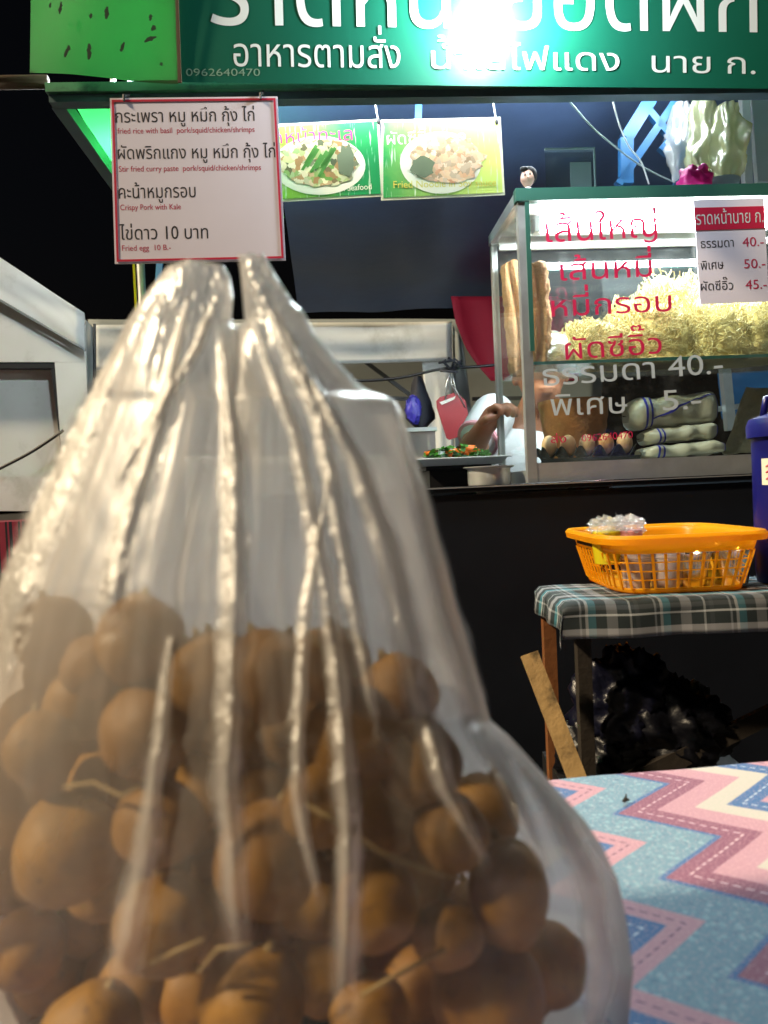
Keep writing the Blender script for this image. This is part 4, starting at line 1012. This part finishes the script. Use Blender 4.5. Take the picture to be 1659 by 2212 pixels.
# cloth
P, UVs = [], []
nx, ny = 90, 40
hang, hangs = .045, .038
us = np.linspace(-hangs, xr_ - xl_ + .02, nx); vs_ = np.linspace(-hang - .005, yb - yf + .03, ny)
rad = .012
def edge(t):    # distance inside from edge (t<0 hangs): returns inward, drop
    if t >= rad: return t, 0.
    L = rad * math.pi / 2
    a = (rad - t) / rad
    if a <= math.pi / 2: return rad - rad * math.sin(a), rad - rad * math.cos(a)
    return 0., rad + (a - math.pi / 2) * rad
for v in vs_:
    row, ur = [], []
    for u in us:
        ix, dx = edge(u); iy, dy = edge(v)
        dr = max(dx, dy) if not (dx > rad and dy > rad) else max(dx, dy) + .35 * min(dx, dy)
        fl = .5 * dr
        x = xl_ + ix - (fl * .25 if dx > 0 else 0) + .003 * math.sin(v * 60) * (dx > rad); y = yf + iy - (fl * .2 if dy > 0 else 0) + .0035 * math.sin(u * 38 + 1) * (dy > rad)
        z = ZT - dr + .0015 * mnoise.noise(Vector((u * 14, v * 14, 0)))
        row.append(V(x, y, z)); ur.append((u, v))
    P.append(row); UVs.append(ur)
o = G().grid(P).build('checked_cloth', M['tartan'], smooth=True)
uv = o.data.uv_layers.new(name='UVMap'); flat = [q for r_ in UVs for q in r_]
for l in o.data.loops: uv.data[l.index].uv = flat[l.vertex_index]
md = o.modifiers.new('thickness', 'SOLIDIFY'); md.thickness = .0015; md.offset = 1
tag(o, 'green and white checked tablecloth on the side table', 'tablecloth')
# bags under the table
for i, (x, y, rx, rz, dy, m, lab) in enumerate(((1350, 1530, .085, .10, .06, 'bluebag', 'crinkled dark blue plastic bag under the checked table, leftmost'), (1440, 1580, .10, .09, .05, 'darkbag', 'black plastic bag slumped under the middle of the checked table'), (1300, 1640, .07, .09, .07, 'darkbag', 'low black plastic bag by the table leg'))):
    c = at_y(x, y, yf + dy + .05); g = crumple(c, rx, .07, rz, i * 7 + 1, .3, 60, 40, 3.5)
    tag(g.build('rubbish_bag', M[m], smooth=True), lab, 'plastic bag', 'dark bags under the checked table')
c = at_y(1365, 1600, yf + .12); c2 = V(c[0], c[1], 0)
g = G().wbox(c[0] - .13, c[0] + .2, c[1] - .04, c[1] + .14, 0, c[2] - .06); tag(g.build('storage_crate', M['black']), 'black crate holding the dark bags under the checked table', 'crate')

# orange basket
M['orange'] = None
def plast(name, rgb, op):
    m, n, p, out = newmat(name); c = lin(rgb); p.inputs['Base Color'].default_value = c; p.inputs['Roughness'].default_value = .3
    tl = n.nodes.new('ShaderNodeBsdfTranslucent'); tl.inputs[0].default_value = c; tp = n.nodes.new('ShaderNodeBsdfTransparent'); tp.inputs[0].default_value = (1, .75, .25, 1)
    nz = _noise(n, 20, 4, .6, _objco(n)); cc = _mixc(n, nz.outputs[0], tuple(x * .85 for x in c[:3]) + (1,), c); n.links.new(cc, p.inputs['Base Color'])
    a = n.nodes.new('ShaderNodeMixShader'); a.inputs[0].default_value = .45; n.links.new(p.outputs[0], a.inputs[1]); n.links.new(tl.outputs[0], a.inputs[2])
    x = n.nodes.new('ShaderNodeMixShader'); x.inputs[0].default_value = op; n.links.new(tp.outputs[0], x.inputs[1]); n.links.new(a.outputs[0], x.inputs[2]); n.links.new(x.outputs[0], out.inputs[0]); return m
M['orange'] = plast('orange_plastic', (252, 190, 34), .8)
q1, q2 = at_z(1346, 1286, ZT + .002), at_z(1630, 1274, ZT + .002)
bw, by = q2[0] - q1[0], q1[1]; bz = ZT + .003; bh = 122 * by / F; bdp = .27
bcx, bcy = (q1[0] + q2[0]) / 2, by + bdp / 2
def bask(u, k, out=0.):   # u 0..1 round the loop, k 0..1 height
    hw = bw / 2 + k * .026 + out; hd_ = bdp / 2 + k * .024 + out; n_ = 5.0
    t = 2 * math.pi * u; cx, sy = math.cos(t), math.sin(t)
    r_ = (abs(cx) ** n_ + abs(sy) ** n_) ** (-1 / n_)
    return V(bcx + hw * r_ * cx, bcy + hd_ * r_ * sy, bz + bh * k)
# uniform stepping along the loop
tt = np.linspace(0, 1, 2001); pp = np.array([bask(t, .5)[:2] for t in tt]); ll = np.concatenate([[0], np.cumsum(np.linalg.norm(np.diff(pp, axis=0), axis=1))]); ll /= ll[-1]
uu = lambda f: float(np.interp(f % 1.0, ll, tt))
bk = thing('basket', 'orange plastic basket with grid sides full of cups on the checked cloth', 'basket', V(bcx, bcy, bz))
NS = 48
def band(k0, k1, th, name):
    N = 160; P0 = [[bask(uu(i / N), k0 + (k1 - k0) * q, th if False else 0) for q in np.linspace(0, 1, 4)] for i in range(N + 1)]
    o = G().grid(P0).build(name, M['orange'], bk, smooth=True, weld=.0001); md = o.modifiers.new('thickness', 'SOLIDIFY'); md.thickness = th; return o
band(0, .08, .003, 'bottom_band'); band(.72, 1.0, .003, 'upper_band')
g = G()
for i in range(NS):
    u0, u1 = uu((i - .11) / NS + .0), uu((i + .11) / NS)
    lo, hi = .085, .715
    a, b_, c, e = bask(u0, lo), bask(u1, lo), bask(u1, hi), bask(u0, hi); n_ = np.cross(b_ - a, e - a); n_ /= np.linalg.norm(n_); g.slab([a, b_, c, e], n_, .0026)
for k in (.24, .40, .56):
    N = 140; pts = [bask(uu(i / N), k, -.0012) for i in range(N + 1)]; g.tube(pts, .0012, 5, False)
g.build('grid_wall', M['orange'], bk)
N = 160; rim = [[bask(uu(i / N), 1.0, o1) + V(0, 0, z1) for o1, z1 in ((0, -.008), (.010, -.01), (.012, .0), (.008, .005), (0, .005), (-.003, 0), (0, -.008))] for i in range(N + 1)]
G().grid(rim).build('rim', M['orange'], bk, smooth=40, weld=.0001)
fl_ = [bask(uu(i / 60), 0.01, -.001) for i in range(60)]; G().slab(fl_, (0, 0, 1), .002).build('floor', M['orange'], bk)
for sx in (-1, 1):
    g = G(); x = bcx + sx * (bw / 2 + .026 * .86 + .0035); g.wbox(x - .0015, x + .0015, bcy - .05, bcy + .05, bz + bh * .8, bz + bh * .92)
    g.build('handle_slot', M['wooddark'], bk)
# cups
def cup_stack(px, n, r, lab, h=.0085):
    c = at_y(px, 1270, by + .055); c[2] = bz + .003
    t = thing('cup_stack', lab, 'cups', c, 'stacks of clear cups in the basket')
    for i in range(n):
        z = i * h
        G().lathe(c + V(0, 0, z), [(r * .72, 0), (r * .93, .05), (r, .052), (r, .054), (r * .9, .054), (r * .69, .002)], 28).build('cup', M['cupclear'], t, smooth=35)
cup_stack(1376, 4, .030, 'left stack of clear plastic cups in the orange basket')
cup_stack(1440, 4, .034, 'wider stack of clear plastic cups in the middle of the basket')
for px, dy, r, h, lab in ((1490, .06, .036, .055, 'steel bowl beside the clear cups in the orange basket'), (1535, .13, .036, .062, 'steel bowl at the back of the orange basket'), (1580, .06, .036, .058, 'rightmost steel bowl in the orange basket')):
    c = at_y(px, 1270, by + dy); c[2] = bz + .003
    tag(G().lathe(c, [(r * .75, 0), (r * .95, h * .8), (r * 1.06, h), (r * 1.06, h + .002), (r * .92, h * .85), (r * .7, .004), (.0001, .004)], 32).build('steel_bowl', M['steel'], smooth=35), lab, 'bowl', 'steel bowls in the basket')
for px, m, lab, sd_ in ((1312, 'yellow', 'yellow tub wrapped in crinkled cling film at the basket corner', 2), (1354, 'pinkpale', 'pale pink tub wrapped in crinkled cling film in the basket', 8)):
    c = at_y(px, 1170, by + .07); c[2] = bz + bh * .82; r = .026
    t = thing('wrapped_tub', lab, 'wrapped tub', c, 'film wrapped tubs in the basket')
    G().lathe(c, [(r * .85, -.03), (r, .0), (r * 1.02, .024), (r * .95, .026), (.0001, .026)], 24).build('tub', M[m], t, smooth=35)
    g = crumple(c + V(0, 0, .032), r * 1.1, r * 1.0, .018, sd_, .5, 48, 28, 4); g.build('cling_wrap', M['cling'], t, smooth=False)
    for k in range(5):
        g = G(); a = random.uniform(0, 6.28); b0 = c + V(math.cos(a) * r * .7, math.sin(a) * r * .6, .036); g.add([b0, b0 + V(.007, 0, .001), b0 + V(random.uniform(-.008, .008), 0, random.uniform(.012, .024))], [(0, 1, 2)])
        g.build('film_tip', M['cling'], t)
# blue water cooler
wcx = at_y(1690, 1100, yb - .06); rc = .066
zc0, zc1 = ZT + .002, at_y(1660, 945, yb - .06)[2]; zc2 = at_y(1660, 905, yb - .06)[2]
wc_ = V(at_y(1627, 1000, yb - .06)[0] + rc, yb - .06, zc0)
cl_ = thing('water_cooler', 'dark blue plastic water jug with lid and label behind the basket', 'jug', wc_)
G().lathe(wc_, [(rc * .9, 0), (rc * .94, .02), (rc * .95, zc1 - zc0)], 40).build('body', M['cooler'], cl_, smooth=35)
G().lathe(wc_ + V(0, 0, zc1 - zc0 + .0005), [(rc * 1.06, 0), (rc * 1.07, .02), (rc * 1.0, zc2 - zc1), (rc * .5, zc2 - zc1 + .012), (.0001, zc2 - zc1 + .012)], 40).build('lid', M['cooler'], cl_, smooth=35)
hz = zc2 + .005
G().tube([V(wc_[0] - rc * .7, wc_[1], hz), V(wc_[0] - rc * .62, wc_[1], hz + .03), V(wc_[0], wc_[1], hz + .042), V(wc_[0] + rc * .62, wc_[1], hz + .03), V(wc_[0] + rc * .7, wc_[1], hz)], .006, 8).build('handle', M['cooler'], cl_, smooth=True)
lz0, lz1 = at_y(1650, 1048, yb - .1)[2], at_y(1650, 990, yb - .1)[2]
P = [[wc_ * V(1, 1, 0) + V(math.cos(a) * (rc * .955), math.sin(a) * (rc * .955), z) for a in np.linspace(-2.85, -1.7, 14)] for z in np.linspace(lz0, lz1, 4)]
G().grid(P).build('label_sticker', M['label'], cl_, smooth=True)
g = G()
for i, a in enumerate((-2.65, -2.5, -2.36, -2.2)):
    for z in (.25, .5, .72):
        zz = lz0 + (lz1 - lz0) * (z + .06 * math.sin(i * 3)); g.tube([wc_ * V(1, 1, 0) + V(math.cos(a + e) * rc * .958, math.sin(a + e) * rc * .958, zz + e * .03 * (-1) ** i) for e in (-.05, 0, .05)], .0014, 5)
g.build('label_marks', M['menured'], cl_)

# ------------------------------------------------------------------ dining table and its cloth
ZF = .67
e1, e2 = at_z(1190, 1674, ZF), at_z(1659, 1634, ZF)
ed = (e2 - e1); ed /= np.linalg.norm(ed); en = np.cross(V(0, 0, 1), ed)      # pointing away from the viewer
dt = thing('dining_table', 'dining table in the foreground under the zigzag cloth', 'table', V(.2, .6, 0))
o0 = e1
def fp(a, b_, z=0.): return o0 + ed * a - en * b_ + V(0, 0, z)
G().slab([fp(-.75, .012, -.03), fp(.7, .012, -.03), fp(.7, .80, -.03), fp(-.75, .80, -.03)], (0, 0, 1), .026).build('table_top', M['wooddark'], dt)
for a, b_ in ((-.7, .06), (.65, .06), (-.7, .74), (.65, .74)):
    p = fp(a, b_); G().wbox(p[0] - .02, p[0] + .02, p[1] - .02, p[1] + .02, 0, ZF - .031).build('leg', M['wooddark'], dt)
def chevron():
    m, n, p, out = newmat('zigzag_cloth'); co = n.nodes.new('ShaderNodeTexCoord').outputs['UV']
    sx = n.nodes.new('ShaderNodeSeparateXYZ'); n.links.new(co, sx.inputs[0]); Y = sx.outputs[1]; X = _math(n, 'MULTIPLY_ADD', Y, _tilt, sx.outputs[0])
    PER, AMP, TOT, OFF, PH = CHV
    q = _math(n, 'FRACT', _math(n, 'ADD', _math(n, 'DIVIDE', Y, PER), PH)); tri = _math(n, 'ABSOLUTE', _math(n, 'MULTIPLY_ADD', q, 2.0, -1.0))   # 0..1..0
    u = _math(n, 'ADD', X, _math(n, 'MULTIPLY', tri, AMP)); f = _math(n, 'FRACT', _math(n, 'DIVIDE', _math(n, 'ADD', u, OFF), TOT))
    r = n.nodes.new('ShaderNodeValToRGB'); r.color_ramp.interpolation = 'CONSTANT'; n.links.new(f, r.inputs[0]); e = r.color_ramp.elements
    BL, PK, LB, MR, CR = (60, 104, 156), (188, 142, 156), (110, 146, 166), (136, 82, 106), (192, 188, 178)
    st_ = [(0, BL), (.142, PK), (.265, LB), (.522, BL), (.55, MR), (.708, PK), (.866, CR)]
    e[0].color = lin(st_[0][1]); e[1].position = st_[1][0]; e[1].color = lin(st_[1][1])
    for ps_, c in st_[2:]: k = e.new(ps_); k.color = lin(c)
    col = r.outputs[0]
    # woven fleck on the light blue band
    fb_ = _math(n, 'MULTIPLY', _math(n, 'GREATER_THAN', f, .265), _math(n, 'LESS_THAN', f, .522))
    vm = n.nodes.new('ShaderNodeTexVoronoi'); vm.inputs['Scale'].default_value = 170; n.links.new(co, vm.inputs['Vector'])
    fleck = _math(n, 'LESS_THAN', vm.outputs['Distance'], .42)
    scn = n.nodes.new('ShaderNodeSeparateColor'); n.links.new(vm.outputs['Color'], scn.inputs[0])
    fc = _mixc(n, scn.outputs[0], lin((156, 192, 204)), lin((78, 116, 142)))
    col = _mixc(n, _math(n, 'MULTIPLY', _math(n, 'MULTIPLY', fb_, fleck), .6), col, fc)
    # fleck on the pinks
    nz = _noise(n, 420, 3, .6, co); col = _mixc(n, _math(n, 'MULTIPLY', _math(n, 'GREATER_THAN', nz.outputs[0], .57), .28), col, lin((240, 200, 206)))
    # stitches
    dash = _math(n, 'GREATER_THAN', _math(n, 'FRACT', _math(n, 'MULTIPLY', Y, 150)), .42)
    for c0, cc in ((.635, (226, 196, 204)), (.2, (110, 74, 104)), (.07, (200, 212, 226))):
        near = _math(n, 'LESS_THAN', _math(n, 'ABSOLUTE', _math(n, 'SUBTRACT', f, c0)), .0052)
        col = _mixc(n, _math(n, 'MULTIPLY', near, dash), col, lin(cc))
    n.links.new(col, p.inputs['Base Color']); p.inputs['Roughness'].default_value = .75
    b_ = n.nodes.new('ShaderNodeBump'); b_.inputs['Strength'].default_value = .3; b_.inputs['Distance'].default_value = .001; n.links.new(nz.outputs[0], b_.inputs['Height']); n.links.new(b_.outputs[0], p.inputs['Normal'])
    return m
def tuv(px, py):
    q = at_z(px, py, ZF) - o0; return q @ ed, -(q @ en)
zc_ = lambda x, y: tuv((1250 + x / 1.327) * .6636, (2300 + y / 1.327) * .6636)
_A, _B, _C = zc_(1010, 465), zc_(1450, 548), zc_(1215, 745)
_per = _C[1] - _A[1]; _tilt = -(_C[0] - _A[0]) / _per
_amp = (_B[0] + _tilt * _B[1]) - (_A[0] + _tilt * _A[1]); _tot = .253
_u = _A[0] + _tilt * _A[1] + _amp
CHV = (_per, _amp, _tot, (.55 * _tot - _u) % _tot + _tot * 4, (-_A[1] / _per) % 1 + 4)
print('CHEV', _A, _B, _C, CHV, _tilt)
M['zigzag'] = chevron()
P, UVs = [], []
for b_ in np.linspace(-.012, .80, 60):
    row, ur = [], []
    for a in np.linspace(-.75, .7, 100):
        dr = 0 if b_ > .006 else (.006 - b_) ** 1.0 * 1.2
        row.append(fp(a, max(b_, -.001), .0 - dr + .0012 * mnoise.noise(Vector((a * 9, b_ * 9, 0))) + .0022 * max(0, mnoise.noise(Vector((a * 5 + b_ * 3, b_ * 11 - a * 4, 7)))) * min(1, max(0, b_) * 15))); ur.append((a, b_))
    P.append(row); UVs.append(ur)
o = G().grid(P).build('zigzag_tablecloth', M['zigzag'], smooth=True); uv = o.data.uv_layers.new(name='UVMap'); flat = [q for r_ in UVs for q in r_]
for l in o.data.loops: uv.data[l.index].uv = flat[l.vertex_index]
md = o.modifiers.new('thickness', 'SOLIDIFY'); md.thickness = .0015; md.offset = -1
tag(o, 'pink and blue zigzag patterned tablecloth in the foreground', 'tablecloth')
c = at_z(1352, 1732, ZF + .003)
g = G().tube([c + V(-.003, .0, .0), c + V(0, 0, .0035), c + V(.003, -.002, .002)], [.0016, .0022, .001], 7); g.tube([c, c + V(.0005, 0, .008)], [.0012, .0007], 6)
tag(g.build('crumb', M['wooddark'], smooth=True), 'tiny dark crumb lying on the zigzag tablecloth', 'crumb')

# ------------------------------------------------------------------ the bag of fruit
YC = .44
XL = [(562, 400), (575, 362), (600, 342), (650, 302), (700, 270), (740, 252), (810, 216), (900, 170), (1010, 120), (1110, 70), (1200, 28), (1270, -4), (1400, -40), (1500, -66), (1600, -90), (1800, -110), (2000, -100), (2300, -60), (2420, 60)]
XN1 = [(562, 436), (575, 484), (600, 497), (640, 503), (690, 500), (712, 512), (2420, 512)]
XN2 = [(548, 514), (600, 521), (650, 525), (690, 528), (712, 512), (2420, 512)]
XR = [(548, 568), (576, 584), (651, 632), (671, 655), (721, 680), (776, 725), (826, 772), (846, 800), (856, 835), (866, 856), (890, 868), (950, 886), (1060, 920), (1180, 950), (1310, 985), (1420, 1020), (1555, 1058), (1590, 1100), (1645, 1150), (1705, 1202), (1770, 1262), (1830, 1302), (1900, 1335), (2000, 1356), (2100, 1368), (2300, 1350), (2420, 1270)]
THK = [(540, .006), (650, .016), (760, .030), (1000, .050), (1300, .074), (1600, .088), (2000, .094), (2300, .090), (2420, .04)]
PLEATS = [  # polyline of (y, x, halfwidth), height
    ([(715, 480, 12), (1000, 503, 20), (1300, 505, 24), (1700, 492, 26), (2060, 520, 24)], .010, 0),
    ([(660, 402, 8), (880, 350, 16), (1150, 268, 22), (1360, 230, 24)], .009, 0),
    ([(740, 262, 10), (880, 200, 26), (1050, 130, 34), (1250, 45, 34), (1480, 8, 12)], .008, 0),
    ([(1380, 372, 10), (1560, 350, 14), (1750, 328, 20), (2000, 285, 30), (2130, 255, 34)], .008, 0),
    ([(690, 548, 10), (950, 640, 14), (1250, 700, 18), (1500, 735, 20), (1800, 756, 22), (2220, 745, 26)], .008, 0),
    ([(640, 570, 10), (900, 690, 18), (1250, 750, 18), (1500, 800, 14), (1570, 812, 5)], .008, 0),
    ([(680, 600, 8), (1000, 770, 20), (1200, 840, 26), (1500, 905, 26), (1700, 965, 22), (1860, 1050, 10)], .009, 0),
    ([(880, 850, 8), (1060, 900, 16), (1400, 985, 24), (1560, 1030, 24), (1750, 1120, 18), (1900, 1190, 8)], .010, 0),
    ([(1600, 1080, 10), (1750, 1200, 20), (1900, 1270, 24), (2100, 1300, 22), (2230, 1280, 20)], .008, 0),
    ([(640, 470, 8), (760, 420, 12), (900, 330, 14), (1050, 250, 10)], .005, 0),
    ([(1000, 720, 8), (1300, 660, 12), (1700, 640, 14), (1950, 690, 8)], .005, 0)]
def pleat_x(pl, y):
    if y < pl[0][0] or y > pl[-1][0]: return None
    return lerpk(pl, y)
def thick(y): return lerpk(THK, y)[0]
def sheet_off(x, y, xa, xb, side):
    u = 2 * (x - xa) / max(1, xb - xa) - 1; u = max(-1, min(1, u))
    return thick(y) * max(0, 1 - abs(u) ** 2.4) ** .6
def span(y):
    return lerpk(XL, max(562, y))[0], lerpk(XR, max(548, y))[0]
def front_y(x, y, pleats=True):
    xa, xb = span(y); off = sheet_off(x, y, xa, xb, 1)
    if y < 860:     # two separate gathered handles that merge into the body
        n1, n2 = lerpk(XN1, max(562, y))[0], lerpk(XN2, y)[0]
        if x <= (n1 + n2) / 2: h = sheet_off(x, y, xa, n1, 1)
        else: h = sheet_off(x, y, n2, xb, 1)
        k = max(0, min(1, (y - 690) / 170)); off = h * (1 - k) * .8 + off * k
    if pleats:
        xa_, xb_ = span(y); ed_ = min(1, max(0, min(x - xa_, xb_ - x) / 30))
        pv = 0
        for pl, hgt, _ in PLEATS:
            q = pleat_x(pl, y)
            if q:
                a = (x - q[0]) / q[1]
                if abs(a) < 1.6: pv += .45 * hgt * (max(0, 1 - abs(a)) ** .8 if a > 0 else math.exp(-a * a * 2.2)) * min(1, (y - pl[0][0]) / 60 + .2) * min(1, (pl[-1][0] - y) / 80)
        t = (x - xa) / max(1, xb - xa)
        wr_ = .0030 * mnoise.noise(Vector((t * 8, y * .0012, 2.0))) + .0012 * abs(mnoise.noise(Vector((x * .009 + y * .002, y * .0022, 12.0)))) + .0005 * mnoise.noise(Vector((t * 40, y * .002, 5.0))) + .0004 * mnoise.noise(Vector((x * .02, y * .012, 9.0)))
        off += (pv + wr_) * ed_ * min(1, thick(y) / .03)
    cr_ = max(0, min(1, (820 - y) / 200))
    if cr_ and pleats: off += cr_ * (.0032 * abs(mnoise.noise(Vector((x * .022 + y * .006, y * .009, 31.0)))) + .0022 * abs(mnoise.noise(Vector((x * .06, y * .03, 37.0)))) - .001) * min(1, thick(y) / .012)
    return YC - off
def back_y(x, y):
    xa, xb = span(y); t = (x - xa) / max(1, xb - xa); off = sheet_off(x, y, xa, xb, 1)
    if y < 860:
        n1, n2 = lerpk(XN1, max(562, y))[0], lerpk(XN2, y)[0]
        h = sheet_off(x, y, xa, n1, 1) if x <= (n1 + n2) / 2 else sheet_off(x, y, n2, xb, 1)
        k = max(0, min(1, (y - 690) / 170)); off = h * (1 - k) * .8 + off * k
    ed_ = min(1, max(0, min(x - xa, xb - x) / 30))
    return YC + off * 1.05 + ed_ * min(1, thick(y) / .03) * (.004 * mnoise.noise(Vector((t * 14 + 9, y * .0018, 22.0))) + .002 * mnoise.noise(Vector((t * 40, y * .004, 25.0))))
bag = thing('fruit_bag', 'clear plastic carrier bag of brown fruit standing in the foreground', 'plastic bag', at_y(560, 2420, YC) * V(1, 1, 0) + V(0, 0, ZF))
NR, NC = 330, 130
J0 = 40
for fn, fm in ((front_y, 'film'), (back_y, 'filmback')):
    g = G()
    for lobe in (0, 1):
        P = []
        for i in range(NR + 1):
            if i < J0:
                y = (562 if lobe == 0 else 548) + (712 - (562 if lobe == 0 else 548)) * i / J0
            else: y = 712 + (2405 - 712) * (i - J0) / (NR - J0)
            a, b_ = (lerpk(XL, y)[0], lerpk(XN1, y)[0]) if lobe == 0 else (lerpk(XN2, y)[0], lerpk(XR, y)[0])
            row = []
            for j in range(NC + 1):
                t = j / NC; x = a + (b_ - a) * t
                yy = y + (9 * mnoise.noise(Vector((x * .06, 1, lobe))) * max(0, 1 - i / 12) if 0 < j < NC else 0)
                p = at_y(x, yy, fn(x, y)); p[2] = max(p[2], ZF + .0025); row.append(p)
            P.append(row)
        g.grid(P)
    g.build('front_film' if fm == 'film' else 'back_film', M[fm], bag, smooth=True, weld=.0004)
def setuv(o, nr, nc):
    uv = o.data.uv_layers.new(name='UVMap')
    for l in o.data.loops: uv.data[l.index].uv = ((l.vertex_index % nc) / (nc - 1), (l.vertex_index // nc) / (nr - 1))
for q_, (pl, hgt, _) in enumerate(PLEATS):     # doubled film where the sheet folds over itself
    P = []
    y0, y1 = pl[0][0] - 20, pl[-1][0] + 40
    for i in range(90):
        y = y0 + (y1 - y0) * i / 89; xc, hw = lerpk(pl, y); row = []
        hw *= 1.7 + .5 * mnoise.noise(Vector((y * .012, q_ * 5, 3))); xc += 7 * mnoise.noise(Vector((y * .008, q_ * 3, 8)))
        for j in range(13):
            a = -1 + j / 6; x = xc + a * hw
            row.append(at_y(x, y, front_y(x, y) - .001 - .0012 * (1 - a * a) - .0018 * mnoise.noise(Vector((a * 1.5, y * .012, q_ * 4))) - .001 * mnoise.noise(Vector((x * .09, y * .05, 4)))))
        P.append(row)
    setuv(G().grid(P).build('fold', M['fold'], bag, smooth=True), 90, 13)
P = []
for i in range(30):
    v = i / 29; y = 708 + v * 330; a, b_ = 468 + 26 * v, 546 + 36 * v
    P.append([at_y(a + (b_ - a) * j / 10, y + 3 * math.sin(j), YC - thick(y) * .35 - .004 * math.sin(j * .6 + v * 2)) for j in range(11)])
setuv(G().grid(P).build('gusset', M['fold'], bag, smooth=True), 30, 11)

# fruit
FR = [(118, 1372, 86, 1.0, 'upper left fruit at the left edge of the bag'), (302, 1384, 98, 1.0, 'fruit at the top of the heap under the left handle fold'), (205, 1440, 70, 1.0, 'fruit wedged between the two upper left fruits'),
      (445, 1462, 88, 1.0, 'fruit right of the upper left pair, left of the central fold'), (575, 1462, 100, 1.0, 'pale top fruit just right of the central fold'), (705, 1435, 80, 1.0, 'small fruit at the top, right of centre'),
      (318, 1580, 102, 1.0, 'fruit in the second row left of the central fold'), (765, 1590, 108, 1.0, 'orange brown fruit right of centre in the second row'), (905, 1650, 95, 1.0, 'fruit in the second row near the right side'),
      (150, 1835, 122, 1.0, 'largest dark fruit at the left edge'), (345, 1780, 96, 1.0, 'fruit in the middle row crossed by the wet fold'), (575, 1860, 112, 1.15, 'tall fruit in the middle row by the central fold'),
      (355, 1995, 112, .9, 'broad fruit under the wet fold, lower left'), (810, 1950, 98, 1.0, 'fruit low in the middle, right of the central fold'), (1098, 1930, 92, 1.3, 'tall fruit at the right side below a bright crease'),
      (965, 2020, 76, .9, 'small fruit left of the tall right one'), (1055, 2140, 124, 1.0, 'yellowish fruit with a broken stalk end, lower right'), (545, 2165, 118, 1.0, 'fruit at the bottom by the central fold'),
      (800, 2200, 90, 1.0, 'half hidden fruit at the bottom right of centre'), (690, 1740, 86, 1.0, 'dark fruit in the centre between two folds'), (970, 1800, 84, 1.0, 'dark fruit on the right, above the small one'), (90, 1620, 84, 1.0, 'dark fruit at the left edge between upper and large one'), (200, 2240, 110, 1.0, 'fruit at the very bottom left')]
def fruit(c, r, asp, seed, lab, group=None):
    g = G(); rr = random.Random(seed); rz = r * asp
    g.ell(c, r * rr.uniform(.96, 1.03), r * rr.uniform(.96, 1.03), rz, 32, 22, lambda p: 1 + .085 * mnoise.noise(Vector((p[0] * 1.5 + seed, p[1] * 1.5, p[2] * 1.5))) + .012 * mnoise.noise(Vector((p[0] * 7 + seed, p[1] * 7, p[2] * 7))) + .02 * max(0, p[2]) ** 6)
    t = thing('fruit', lab, 'fruit', c - V(0, 0, rz), 'brown fruit in the clear bag'); g.build('flesh', M['fruit'], t, smooth=True)
    a = rr.uniform(0, 6.28); n_ = V(math.cos(a) * .35, abs(math.sin(a)) * .4, .9); n_ /= np.linalg.norm(n_)
    g2 = G(); b0 = c + n_ * V(r, r, rz) * .97
    g2.tube([b0, b0 + n_ * .003, b0 + n_ * .006], [r * .14, r * .1, r * .05], 8); g2.build('stalk', M['twig'], t, smooth=True)
    return t
for i, (x, y, r, asp, lab) in enumerate(FR):
    Y = .38
    for _ in range(4):
        rm = r * Y / F
        Y = max(front_y(x + dx * r, y + dy * r, False) + rm * math.sqrt(max(0, 1 - dx * dx - dy * dy)) for dx in (-.95, -.7, -.4, 0, .4, .7, .95) for dy in (-.7, -.35, 0, .35, .7)) + .0075
    if i in (0, 9, 21): Y += .008
    fruit(at_y(x, y, Y), rm, asp, i, lab)
BK2 = [(x + 60 * (r_ % 2), y) for r_, y in enumerate(range(1440, 2420, 110)) for x in range(0, 1280, 118) if x + 60 < 800 + (y - 1440) * .42]
BK = [(180, 1520), (400, 1560), (520, 1600), (640, 1580), (860, 1500), (230, 1700), (460, 1700), (560, 1720), (830, 1760), (1040, 1760), (230, 1900), (470, 1990), (680, 1940), (900, 1880), (690, 2100), (900, 2130), (420, 2150), (60, 2050), (1180, 2080), (300, 2130)]
for i, (x, y) in enumerate(BK):
    Y = .455 + .02 * random.random(); fruit(at_y(x, y, Y), .0235, 1.0, 50 + i, 'dark fruit half hidden deeper in the bag behind the front fruit', None)
for i, (x, y) in enumerate(BK2):
    fruit(at_y(x + random.uniform(-15, 15), y + random.uniform(-15, 15), .505 + random.uniform(-.012, .012)), .024, 1.0, 150 + i, 'dark fruit half hidden deeper in the bag behind the front fruit', None)
for pts, lab in (([(655, 1735), (720, 1770), (820, 1840), (920, 1880), (1000, 1900)], 'long thin twig across the right half of the fruit'), ([(325, 2082), (380, 2055), (440, 2030)], 'short pale twig below the broad fruit, lower left'), ([(780, 2150), (860, 2105), (962, 2050)], 'thin twig running to the broken stalk, lower right'), ([(140, 1700), (200, 1690), (262, 1720), (300, 1700)], 'bent dark twig above the largest left fruit'), ([(640, 1350), (700, 1400), (720, 1440)], 'short twig standing at the top of the heap, right of centre'), ([(430, 2100), (470, 2050), (545, 2040)], 'thin twig curling over the bottom fruit by the central fold')):
    q = [at_y(x, y, front_y(x, y, False) + .004) for x, y in pts]; tag(G().tube(q, [.0012] * len(q), 6).build('twig', M['twig'], smooth=True), lab, 'twig')

for o in bpy.data.objects:
    if '_b' in o: del o['_b']
